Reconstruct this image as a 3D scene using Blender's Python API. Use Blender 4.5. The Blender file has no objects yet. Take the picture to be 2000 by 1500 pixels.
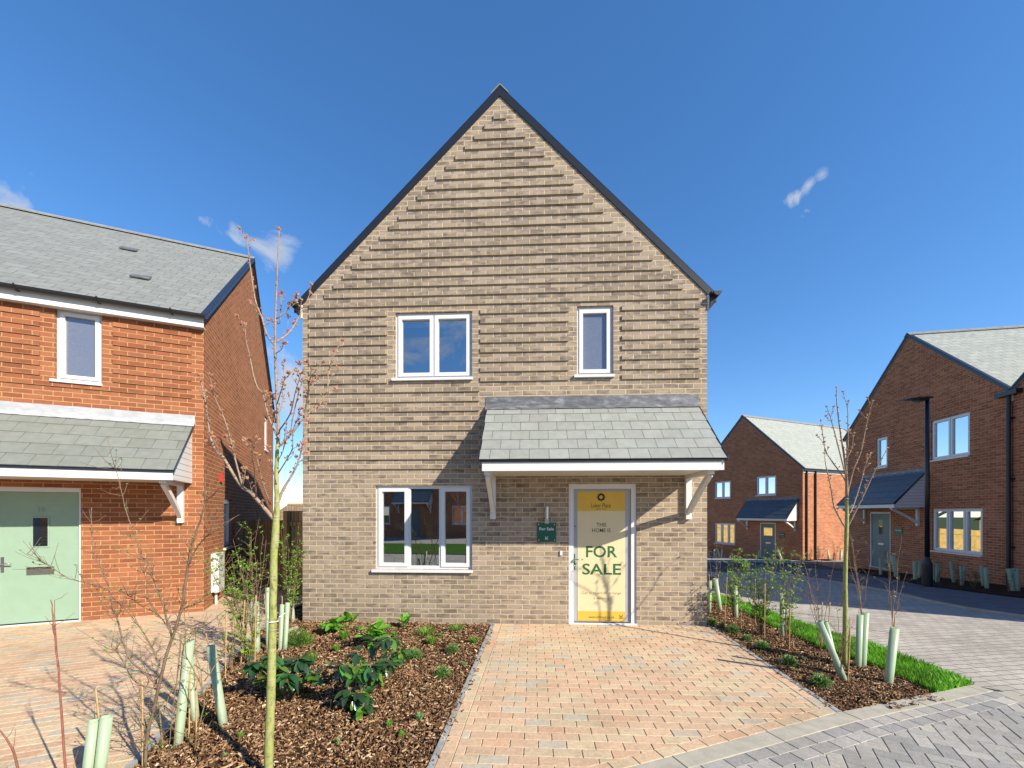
import bpy, math, random
from mathutils import Vector, Matrix
R = random.Random(7)
SC = bpy.context.scene
COL = SC.collection
rad = math.radians
# ------------------------------------------------------------------ camera, sky, sun, exposure
F, CX, CY, H = 800.0, 1000.0, 1001.0, 1.72
cd = bpy.data.cameras.new('camera'); cam = bpy.data.objects.new('camera', cd); COL.objects.link(cam)
cam.location = (0, 0, H); cam.rotation_euler = (rad(90), 0, 0)
cd.sensor_width = 36; cd.lens = 36 * F / 2000; cd.shift_y = (CY - 750) / 2000; cd.clip_end = 2000; cd.clip_start = .05
SC.camera = cam
SUN = Vector((1.44, -1.08, 1.14)).normalized()          # towards the sun
EL = math.asin(SUN.z); AZ = math.atan2(SUN.x, SUN.y)
ld = bpy.data.lights.new('sun', 'SUN'); ld.energy = 5.0; ld.angle = rad(.53); ld.color = (1, .91, .75)
lo = bpy.data.objects.new('sun', ld); COL.objects.link(lo); lo.rotation_euler = SUN.to_track_quat('Z', 'Y').to_euler()
SC.view_settings.view_transform = 'Standard'; SC.view_settings.look = 'None'
SC.view_settings.exposure = 0.85; SC.view_settings.gamma = 1
SC.cycles.max_bounces = 8

def dirpx(px, py):
    return Vector(((px - CX) / F, 1, (CY - py) / F)).normalized()
W = bpy.data.worlds.new("World"); SC.world = W; W.use_nodes = True
nt = W.node_tree; N = nt.nodes; L = nt.links
for n in list(N): N.remove(n)
out = N.new('ShaderNodeOutputWorld'); bg = N.new('ShaderNodeBackground'); bg.inputs[1].default_value = .074
sky = N.new('ShaderNodeTexSky'); sky.sky_type = 'NISHITA'; sky.sun_disc = False
sky.sun_elevation = EL; sky.sun_rotation = AZ; sky.air_density = 1.0; sky.dust_density = .0; sky.ozone_density = 4.0
tc = N.new('ShaderNodeTexCoord')
def wn(t, **k):
    n = N.new(t)
    for a, b in k.items(): setattr(n, a, b)
    return n
def wmath(op, a, b=None):
    n = wn('ShaderNodeMath', operation=op)
    for i, v in enumerate((a, b)):
        if v is None: continue
        if isinstance(v, (int, float)): n.inputs[i].default_value = v
        else: L.new(v, n.inputs[i])
    return n.outputs[0]
noi = wn('ShaderNodeTexNoise'); noi.inputs['Scale'].default_value = 9; noi.inputs['Detail'].default_value = 9; noi.inputs['Roughness'].default_value = .62
noi.inputs['Distortion'].default_value = .5
mp = wn('ShaderNodeMapping'); mp.inputs['Scale'].default_value = (1.3, 1.3, 1.9); L.new(tc.outputs['Generated'], mp.inputs[0]); L.new(mp.outputs[0], noi.inputs['Vector'])
msum = None
for (px, py, rr, st) in [(30, 400, .085, .72), (95, 405, .04, .45), (545, 480, .085, .72), (455, 462, .045, .55), (572, 748, .10, 1.25), (1606, 342, .028, .75), (1580, 362, .030, .75), (1552, 384, .028, .65), (1574, 412, .020, .6), (1530, 392, .02, .5), (585, 535, .045, .5), (400, 430, .03, .4)]:
    d = dirpx(px, py)
    vm = wn('ShaderNodeVectorMath', operation='DISTANCE'); L.new(tc.outputs['Generated'], vm.inputs[0]); vm.inputs[1].default_value = d
    f = wmath('MULTIPLY', wmath('MAXIMUM', wmath('SUBTRACT', 1.0, wmath('DIVIDE', vm.outputs['Value'], rr)), 0), st)
    msum = f if msum is None else wmath('MAXIMUM', msum, f)
vm = wn('ShaderNodeVectorMath', operation='DISTANCE'); L.new(tc.outputs['Generated'], vm.inputs[0]); vm.inputs[1].default_value = Vector((-.285, -.94, .37)).normalized()
msum = wmath('MAXIMUM', msum, wmath('MULTIPLY', wmath('MAXIMUM', wmath('SUBTRACT', 1.0, wmath('DIVIDE', vm.outputs['Value'], .3)), 0), .5))
# clouds behind the camera, seen only as reflections in the windows
sep = wn('ShaderNodeSeparateXYZ'); L.new(tc.outputs['Generated'], sep.inputs[0])
back = wmath('MULTIPLY', wmath('MAXIMUM', wmath('MULTIPLY', sep.outputs[1], -1.0), 0), .38)
msum = wmath('MAXIMUM', msum, back)
cl = wmath('SUBTRACT', wmath('ADD', wmath('MULTIPLY', noi.outputs['Fac'], 1.9), wmath('MULTIPLY', msum, 1.0)), 1.36)
cl = wmath('MINIMUM', wmath('MAXIMUM', wmath('MULTIPLY', cl, 2.0), 0), .85)
cl = wmath('MULTIPLY', cl, wmath('MINIMUM', wmath('MULTIPLY', msum, 6), 1))
hs = wn('ShaderNodeHueSaturation'); hs.inputs['Saturation'].default_value = 1.2; hs.inputs['Value'].default_value = 1.68
tint = wn('ShaderNodeMixRGB', blend_type='MULTIPLY'); tint.inputs[0].default_value = 1; tint.inputs[2].default_value = (.98, 1.04, 1.16, 1); gm = wn('ShaderNodeGamma'); gm.inputs[1].default_value = .85; L.new(sky.outputs[0], gm.inputs[0]); L.new(gm.outputs[0], tint.inputs[1]); L.new(tint.outputs[0], hs.inputs['Color'])
mx = wn('ShaderNodeMixRGB'); L.new(cl, mx.inputs[0]); L.new(hs.outputs[0], mx.inputs[1]); mx.inputs[2].default_value = (4.6, 5.0, 5.6, 1)
L.new(mx.outputs[0], bg.inputs[0]); L.new(bg.outputs[0], out.inputs[0])

# ------------------------------------------------------------------ ground heights and pixel helpers
def sst(t):
    t = max(0.0, min(1.0, t)); return t * t * (3 - 2 * t)
def g(x, y):
    return -.056 * max(0, min(y, 27) - 6.3) * sst((x - 3.0) / 2.5)
def G(px, py, dz=0):
    z = 0.0
    for _ in range(25):
        Y = (H - z) * F / (py - CY); X = (px - CX) * Y / F; z = .5 * z + .5 * g(X, Y)
    return Vector((X, Y, z + dz))
def P3(px, py, Y):
    return Vector(((px - CX) * Y / F, Y, H + (CY - py) * Y / F))
def Gp(pts): return [(v.x, v.y) for v in (G(*p) for p in pts)]

# ------------------------------------------------------------------ materials
MATS = {}
ALB = .80
class NT:
    def __init__(s, name):
        s.m = bpy.data.materials.new(name); s.m.use_nodes = True; s.t = s.m.node_tree
        s.b = s.t.nodes['Principled BSDF']; MATS[name] = s.m
    def n(s, t, **k):
        n = s.t.nodes.new(t)
        for a, b in k.items(): setattr(n, a, b)
        return n
    def put(s, v, inp):
        if v is None: return
        if isinstance(v, (int, float)): inp.default_value = v
        elif isinstance(v, (tuple, list)): inp.default_value = tuple(v) if len(inp.default_value) == len(v) else tuple(v) + (1,)
        else: s.t.links.new(v, inp)
    def math(s, op, a, b=None, c=None, clamp=False):
        n = s.n('ShaderNodeMath', operation=op); n.use_clamp = clamp
        for i, v in enumerate((a, b, c)): s.put(v, n.inputs[i])
        return n.outputs[0]
    def mix(s, f, a, b, mode='MIX'):
        n = s.n('ShaderNodeMixRGB', blend_type=mode); s.put(f, n.inputs[0]); s.put(a, n.inputs[1]); s.put(b, n.inputs[2]); return n.outputs[0]
    def ramp(s, f, stops, interp='LINEAR'):
        n = s.n('ShaderNodeValToRGB'); n.color_ramp.interpolation = interp; e = n.color_ramp.elements
        while len(e) < len(stops): e.new(.5)
        for q, (p, c) in zip(e, stops): q.position = p; q.color = tuple(c) + (1,) if len(c) == 3 else c
        s.put(f, n.inputs[0]); return n.outputs[0]
    def noise(s, vec, scale, detail=3, rough=.5, out='Fac'):
        n = s.n('ShaderNodeTexNoise'); s.put(scale, n.inputs['Scale']); s.put(detail, n.inputs['Detail']); s.put(rough, n.inputs['Roughness'])
        if vec is not None: s.t.links.new(vec, n.inputs['Vector'])
        return n.outputs[out]
    def obj(s): return s.n('ShaderNodeTexCoord').outputs['Object']
    def uv(s): return s.n('ShaderNodeTexCoord').outputs['UV']
    def mapping(s, v, sc):
        n = s.n('ShaderNodeMapping'); s.t.links.new(v, n.inputs[0]); n.inputs['Scale'].default_value = sc; return n.outputs[0]
    def bump(s, h, strength=.5, dist=.005):
        n = s.n('ShaderNodeBump'); s.put(strength, n.inputs['Strength']); s.put(dist, n.inputs['Distance']); s.put(h, n.inputs['Height'])
        s.t.links.new(n.outputs[0], s.b.inputs['Normal'])
    def base(s, c, rough=.8, spec=.3, metal=0):
        c = tuple(k * ALB for k in c[:3]) if isinstance(c, tuple) else s.mix(1, c, (ALB, ALB, ALB, 1), 'MULTIPLY')
        s.put(c, s.b.inputs['Base Color']); s.put(rough, s.b.inputs['Roughness']); s.b.inputs['Specular IOR Level'].default_value = spec
        s.b.inputs['Metallic'].default_value = metal
    def cells(s, Lx, Hy, joint, half=True, seed=0.0, jit=.0):
        uv = s.uv(); sp = s.n('ShaderNodeSeparateXYZ'); s.t.links.new(uv, sp.inputs[0]); u, v = sp.outputs[0], sp.outputs[1]
        if jit:
            nz = s.noise(uv, 14, 2); u = s.math('ADD', u, s.math('MULTIPLY', s.math('SUBTRACT', nz, .5), jit)); nz2 = s.noise(s.mapping(uv, (1.3, 1.7, 1)), 17, 2)
            v = s.math('ADD', v, s.math('MULTIPLY', s.math('SUBTRACT', nz2, .5), jit))
        vr = s.math('DIVIDE', v, Hy); row = s.math('FLOOR', vr); fv = s.math('SUBTRACT', vr, row)
        ur = s.math('DIVIDE', u, Lx)
        if half: ur = s.math('ADD', ur, s.math('MULTIPLY', s.math('FLOORED_MODULO', row, 2.0), .5))
        col = s.math('FLOOR', ur); fu = s.math('SUBTRACT', ur, col)
        du = s.math('MULTIPLY', s.math('MINIMUM', fu, s.math('SUBTRACT', 1.0, fu)), Lx)
        dv = s.math('MULTIPLY', s.math('MINIMUM', fv, s.math('SUBTRACT', 1.0, fv)), Hy)
        m = s.math('MINIMUM', du, dv)
        mask = s.math('DIVIDE', s.math('SUBTRACT', m, joint * .38), joint * .24, clamp=True)   # 1 on the unit, 0 in the joint
        cb = s.n('ShaderNodeCombineXYZ'); s.put(col, cb.inputs[0]); s.put(row, cb.inputs[1]); cb.inputs[2].default_value = seed
        wn_ = s.n('ShaderNodeTexWhiteNoise', noise_dimensions='3D'); s.t.links.new(cb.outputs[0], wn_.inputs[0])
        return dict(u=u, v=v, fu=fu, fv=fv, mask=mask, rnd=wn_.outputs['Value'], rc=wn_.outputs['Color'], du=du, dv=dv, uv=uv)
def brick(name, lo, mid, hi, smoke, smoke_amt, mortar, seed=1.0, rough=.9):
    s = NT(name); c = s.cells(.225, .075, .011, seed=seed, jit=.004)
    base = s.ramp(c['rnd'], [(0, lo), (.45, mid), (1, hi)])
    # smoky flashes on the face of each brick
    cb = s.n('ShaderNodeCombineXYZ'); s.put(s.math('MULTIPLY', c['u'], 6.5), cb.inputs[0]); s.put(s.math('MULTIPLY', c['v'], 17.0), cb.inputs[1]); s.put(s.math('MULTIPLY', c['rnd'], 40.0), cb.inputs[2])
    nz = s.noise(cb.outputs[0], 1.0, 3, .55)
    sp = s.n('ShaderNodeSeparateXYZ'); s.t.links.new(c['rc'], sp.inputs[0])
    sm = s.math('MULTIPLY', s.math('MULTIPLY', s.math('SUBTRACT', nz, s.math('ADD', .34, s.math('MULTIPLY', sp.outputs[1], .22))), 3.4, clamp=True), smoke_amt)
    col = s.mix(sm, base, smoke)
    fine = s.noise(c['uv'], 160, 4, .7); col = s.mix(.35, col, s.mix(1, col, s.ramp(fine, [(.3, (.55, .55, .55)), (.7, (1.35, 1.35, 1.35))]), 'MULTIPLY'))
    big = s.noise(c['uv'], .9, 3, .6); col = s.mix(1, col, s.ramp(big, [(.3, (.88, .88, .88)), (.7, (1.08, 1.08, 1.08))]), 'MULTIPLY')
    mn = s.noise(c['uv'], 60, 3); mort = s.mix(1, mortar, s.ramp(mn, [(.3, (.75, .75, .75)), (.7, (1.15, 1.15, 1.15))]), 'MULTIPLY')
    s.base(s.mix(c['mask'], mort, col), rough, .15)
    s.bump(s.math('ADD', s.math('MULTIPLY', c['mask'], 1.0), s.math('MULTIPLY', fine, .35)), .6, .005)
    return s.m
M_BUFF = brick('brown_buff_brick', (.34, .272, .215), (.395, .318, .252), (.45, .365, .29), (.15, .122, .112), .85, (.72, .55, .29), 1)
M_RED = brick('orange_red_brick', (.30, .100, .050), (.355, .127, .062), (.41, .160, .082), (.19, .065, .04), .55, (.54, .34, .16), 2)
M_DRED = brick('dark_red_brick', (.38, .125, .066), (.49, .17, .088), (.57, .225, .115), (.23, .09, .055), .55, (.64, .45, .27), 3)
M_ORANGE = M_DRED
def slate_mat(name, c0, c1, Lx=.30, Hy=.20, joint=.007, line=(.10, .11, .11), la=.55):
    s = NT(name); c = s.cells(Lx, Hy, joint, seed=4)
    col = s.ramp(c['rnd'], [(0, c0), (1, c1)]); nz = s.noise(c['uv'], 7, 4, .6); col = s.mix(1, col, s.ramp(nz, [(.3, (.85, .87, .87)), (.7, (1.1, 1.1, 1.08))]), 'MULTIPLY')
    low = s.math('MULTIPLY', s.math('SUBTRACT', 1.0, c['mask']), s.math('ADD', la * .6, s.math('MULTIPLY', c['rnd'], la * .4)))
    s.base(s.mix(low, col, line), s.math('ADD', .38, s.math('MULTIPLY', nz, .25)), .35)
    s.bump(s.math('SUBTRACT', s.math('MULTIPLY', c['mask'], .6), c['fv']), .5, .006); return s.m
M_SLATE = slate_mat('grey_green_roof_slate', (.235, .24, .222), (.275, .28, .26), .30, .20, .010, (.05, .055, .055), .8)
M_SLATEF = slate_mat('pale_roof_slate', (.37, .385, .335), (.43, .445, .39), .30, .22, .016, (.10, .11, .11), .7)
def simple(name, c, rough=.6, spec=.4, metal=0, var=.0, vs=8, bump=0, bs=60, bd=.002, sub=None):
    s = NT(name); col = c
    if var:
        nz = s.noise(s.obj(), vs, 4, .6); lo_, hi_ = 1 - var, 1 + var; col = s.mix(1, tuple(c) + (1,), s.ramp(nz, [(.3, (lo_,) * 3), (.7, (hi_,) * 3)]), 'MULTIPLY')
    s.base(col, rough, spec, metal)
    if bump: s.bump(s.noise(s.obj(), bs, 4, .6), bump, bd)
    return s.m
M_SLATETILE = None
def colattr(name, rough=.7, spec=.3, var=.15, vs=30, bump=.3, bs=120, bd=.002, trans=0, streak=None):
    s = NT(name); a = s.n('ShaderNodeAttribute'); a.attribute_name = 'Col'; a.attribute_type = 'GEOMETRY'
    v = s.obj()
    if streak: v = s.mapping(v, streak)
    nz = s.noise(v, vs, 4, .6); col = s.mix(1, a.outputs['Color'], s.ramp(nz, [(.3, (1 - var,) * 3), (.7, (1 + var,) * 3)]), 'MULTIPLY')
    if name == 'concrete_pavers':
        st = s.noise(s.obj(), 1.1, 5, .65); col = s.mix(1, col, s.ramp(st, [(.32, (.84, .83, .82)), (.5, (1, 1, 1)), (.7, (1.06, 1.06, 1.05))]), 'MULTIPLY')
        sp_ = s.noise(s.obj(), 260, 2, .5); col = s.mix(1, col, s.ramp(sp_, [(.28, (.72, .70, .68)), (.45, (1, 1, 1))]), 'MULTIPLY')
    s.base(col, rough, spec)
    if bump: s.bump(s.noise(s.obj(), bs, 3, .6), bump, bd)
    if trans:
        tr = s.n('ShaderNodeBsdfTranslucent'); s.t.links.new(col, tr.inputs[0]); mxs = s.n('ShaderNodeMixShader'); mxs.inputs[0].default_value = trans
        s.t.links.new(s.b.outputs[0], mxs.inputs[1]); s.t.links.new(tr.outputs[0], mxs.inputs[2]); s.t.links.new(mxs.outputs[0], s.t.nodes['Material Output'].inputs[0])
    return s.m
M_ATT = colattr('slate_tiles', .45, .4, .10, 9, .35, 50, .002)
M_PAVE = colattr('concrete_pavers', .85, .2, .16, 45, .5, 160, .0015)
M_CHIP = colattr('bark_chips', .8, .2, .3, 90, 0)
M_LEAF = colattr('leaf', .4, .5, .12, 60, 0, trans=.25)
M_BLADE = colattr('grass_blades', .5, .3, .1, 20, 0, trans=.3)
M_BARKA = colattr('twig_bark', .75, .25, .3, 35, .4, 90, .002)
M_WHITE = simple('white_upvc', (.78, .78, .78), .32, .45, var=.02)
M_FASCIA = simple('white_fascia_board', (.78, .77, .75), .35, .4, var=.03)
M_CREAM = simple('soffit_board', (.74, .72, .66), .5, .3, var=.04)
M_BLACK = simple('black_plastic', (.018, .019, .024), .35, .5)
M_DKBLUE = simple('dark_verge_trim', (.02, .028, .05), .35, .5)
M_STEEL = simple('brushed_steel', (.6, .6, .6), .28, .5, 1)
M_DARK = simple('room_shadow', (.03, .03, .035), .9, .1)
M_BLIND = simple('roller_blind', (.55, .6, .6), .8, .1)
M_GREYDOOR = simple('silver_grey_door', (.42, .43, .45), .4, .4, var=.02)
M_MINT = simple('mint_green_door', (.29, .42, .31), .45, .4, var=.03, bump=.15, bs=40)
M_SAGE = simple('grey_green_door', (.17, .22, .21), .45, .4)
M_SIGNG = simple('dark_green_sign', (.012, .11, .065), .35, .4)
M_INK = simple('dark_ink', (.03, .05, .03), .6, .2)
M_GREENINK = simple('green_ink', (.03, .15, .05), .5, .3)
M_BRONZEINK = simple('olive_ink', (.20, .18, .07), .6, .3)
M_YEL = simple('yellow_poster_band', (.78, .49, .07), .5, .3, var=.03)
M_POST = simple('cream_poster', (.80, .67, .40), .5, .3, var=.02)
M_REDBOX = simple('red_alarm', (.5, .03, .02), .5)
M_TIMBER = simple('fence_timber', (.33, .25, .12), .8, .2, var=.3, vs=5, bump=.4, bs=30)
M_TIMBERY = simple('new_fence_timber', (.62, .42, .14), .8, .2, var=.25, vs=5)
M_CANE = simple('bamboo', (.50, .33, .15), .6, .3, var=.25, vs=20)
M_CHROME = simple('chrome', (.7, .7, .7), .12, .5, 1)
M_TIE = simple('white_tie', (.8, .8, .8), .5)
M_CONC = simple('concrete_kerb', (.44, .41, .34), .85, .2, var=.14, vs=9, bump=.4, bs=140)
M_EDGE = simple('grey_edging', (.34, .35, .34), .85, .2, var=.2, vs=12, bump=.4, bs=100)
M_SOIL = simple('bed_soil', (.055, .030, .018), .95, .1, var=.5, vs=25, bump=.8, bs=60, bd=.01)
M_SAND = simple('joint_sand', (.10, .075, .05), .95, .1, var=.3, vs=60)
M_SANDG = simple('grey_joint_sand', (.07, .068, .065), .95, .1, var=.3, vs=60)
M_TURF = simple('turf', (.05, .13, .012), .95, .1, var=.4, vs=30)
M_EARTH = simple('open_land', (.07, .09, .03), .95, .1, var=.3, vs=1)
M_TARM = simple('tarmac', (.07, .07, .075), .9, .2, var=.2, vs=40, bump=.4, bs=200)
def lead():
    s = NT('lead_flashing'); nz = s.noise(s.mapping(s.obj(), (2, 5, 5)), 3, 5, .65)
    s.base(s.ramp(nz, [(.3, (.10, .10, .11)), (.55, (.20, .20, .21)), (.75, (.42, .42, .43))]), .45, .4, .2); s.bump(nz, .3, .01); return s.m
M_LEAD = lead()
def lead2():
    s = NT('weathered_lead_flashing'); nz = s.noise(s.mapping(s.obj(), (2, 5, 5)), 3, 5, .65)
    s.base(s.ramp(nz, [(.3, (.40, .41, .43)), (.5, (.48, .49, .51)), (.7, (.60, .60, .61))]), .5, .4, .1); s.bump(nz, .3, .01); return s.m
M_LEADW = lead2()
def glass(name, tint, refl, rough=0.0):
    s = NT(name); s.base(tint, .6, 0)
    gl = s.n('ShaderNodeBsdfGlossy'); gl.inputs['Roughness'].default_value = rough; gl.inputs['Color'].default_value = (.92, .96, 1, 1)
    lw = s.n('ShaderNodeLayerWeight'); lw.inputs[0].default_value = .35
    f = s.math('MINIMUM', s.math('ADD', refl, s.math('MULTIPLY', lw.outputs['Fresnel'], .8)), 1.0)
    if name.startswith('clear'):
        tr = s.n('ShaderNodeBsdfTransparent'); tr.inputs[0].default_value = tuple(tint) + (1,); under = tr.outputs[0]
    else: under = s.b.outputs[0]
    mxs = s.n('ShaderNodeMixShader'); s.put(f, mxs.inputs[0]); s.t.links.new(under, mxs.inputs[1]); s.t.links.new(gl.outputs[0], mxs.inputs[2])
    s.t.links.new(mxs.outputs[0], s.t.nodes['Material Output'].inputs[0]); return s.m
M_GLASS = glass('clear_window_glass', (.55, .6, .65), .40)
M_GLASSD = glass('dark_window_glass', (.02, .022, .025), .42)
M_GLASSR = glass('bright_window_glass', (.03, .03, .035), .65)
def frosted():
    s = NT('obscured_glass'); nz = s.noise(s.obj(), 130, 2, .5); s.base(s.ramp(nz, [(.3, (.10, .11, .15)), (.7, (.19, .20, .26))]), .25, .6)
    s.b.inputs['Coat Weight'].default_value = 1; s.b.inputs['Coat Roughness'].default_value = .04; s.b.inputs['Coat IOR'].default_value = 1.9
    s.bump(nz, .3, .002); return s.m
M_FROST = frosted()
def guard():
    s = NT('green_tree_guard'); nz = s.noise(s.mapping(s.obj(), (30, 30, 3)), 1, 3); col = s.ramp(nz, [(.3, (.52, .66, .45)), (.7, (.60, .73, .53))]); zz = s.n('ShaderNodeSeparateXYZ'); s.t.links.new(s.obj(), zz.inputs[0]); dn_ = s.noise(s.obj(), 45, 4, .7); mud = s.math('MULTIPLY', s.math('SUBTRACT', s.math('ADD', s.math('SUBTRACT', .16, zz.outputs[2]), s.math('MULTIPLY', dn_, .22)), .14), 5, clamp=True); col = s.mix(s.math('MULTIPLY', mud, .6), col, (.24, .16, .09, 1)); s.base(col, .35, .4)
    tr = s.n('ShaderNodeBsdfTranslucent'); s.t.links.new(col, tr.inputs[0]); mxs = s.n('ShaderNodeMixShader'); mxs.inputs[0].default_value = .35
    s.t.links.new(s.b.outputs[0], mxs.inputs[1]); s.t.links.new(tr.outputs[0], mxs.inputs[2]); s.t.links.new(mxs.outputs[0], s.t.nodes['Material Output'].inputs[0]); return s.m
M_GUARD = guard()
def bark(name, c0, c1, c2):
    s = NT(name); o = s.obj(); nz = s.noise(s.mapping(o, (1, 1, .45)), 42, 5, .7); rings = s.noise(s.mapping(o, (6, 6, 90)), 1, 3, .6)
    col = s.ramp(nz, [(.32, c0), (.5, c1), (.68, c2)]); col = s.mix(s.math('MULTIPLY', s.math('SUBTRACT', rings, .52), 5, clamp=True), col, (.42, .38, .28, 1)); s.base(col, .75, .25)
    s.bump(s.math('ADD', nz, rings), .5, .003); return s.m
M_TRUNK = bark('mossy_trunk_bark', (.40, .36, .20), (.32, .36, .09), (.15, .13, .07))
M_TWIG = bark('twig_bark_pale', (.26, .17, .12), (.36, .26, .19), (.15, .09, .065))
def road_mat(name, c0, c1, Lx, Hy, joint, jc):
    s = NT(name); c = s.cells(Lx, Hy, joint, seed=6)
    col = s.ramp(c['rnd'], [(0, c0), (1, c1)]); nz = s.noise(c['uv'], 25, 5, .65); big = s.noise(c['uv'], .8, 4, .6)
    col = s.mix(1, col, s.ramp(nz, [(.3, (.82,) * 3), (.7, (1.15,) * 3)]), 'MULTIPLY'); col = s.mix(1, col, s.ramp(big, [(.3, (.85,) * 3), (.7, (1.12,) * 3)]), 'MULTIPLY')
    s.base(s.mix(c['mask'], jc, col), .85, .2); s.bump(s.math('ADD', c['mask'], s.math('MULTIPLY', nz, .3)), .6, .004); return s.m
M_ROADG = road_mat('grey_block_paving', (.42, .385, .34), (.52, .48, .425), .205, .105, .010, (.16, .14, .12, 1))
M_PATHG = road_mat('dark_block_paving', (.15, .15, .165), (.21, .205, .22), .205, .105, .008, (.08, .08, .085, 1))
M_BROWNP = road_mat('brown_block_paving', (.24, .15, .12), (.33, .22, .17), .205, .105, .008, (.10, .07, .06, 1))
def tile_roof():
    s = NT('brown_roof_tiles'); c = s.cells(.3, .3, .05, seed=9); s.base(s.mix(c['mask'], (.12, .07, .04, 1), s.ramp(c['rnd'], [(0, (.28, .18, .11)), (1, (.42, .30, .18))])), .9, .1); return s.m
M_TILES = tile_roof()
def cladding():
    s = NT('white_cladding_boards'); c = s.cells(40, .10, .010, half=False); s.base(s.mix(c['mask'], (.35, .33, .36, 1), (.74, .73, .72, 1)), .4, .4); s.bump(c['mask'], .5, .004); return s.m
M_CLAD = cladding()
def boards():
    s = NT('fence_boards'); c = s.cells(.12, 40, .012, half=False, seed=3); nz = s.noise(s.mapping(c['uv'], (20, 1.5, 1)), 1, 4)
    col = s.mix(1, s.ramp(c['rnd'], [(0, (.28, .21, .10)), (1, (.40, .31, .16))]), s.ramp(nz, [(.3, (.7,) * 3), (.7, (1.2,) * 3)]), 'MULTIPLY')
    s.base(s.mix(c['mask'], (.03, .025, .015, 1), col), .85, .2); s.bump(c['mask'], .8, .01); return s.m
M_BOARDS = boards()

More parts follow.
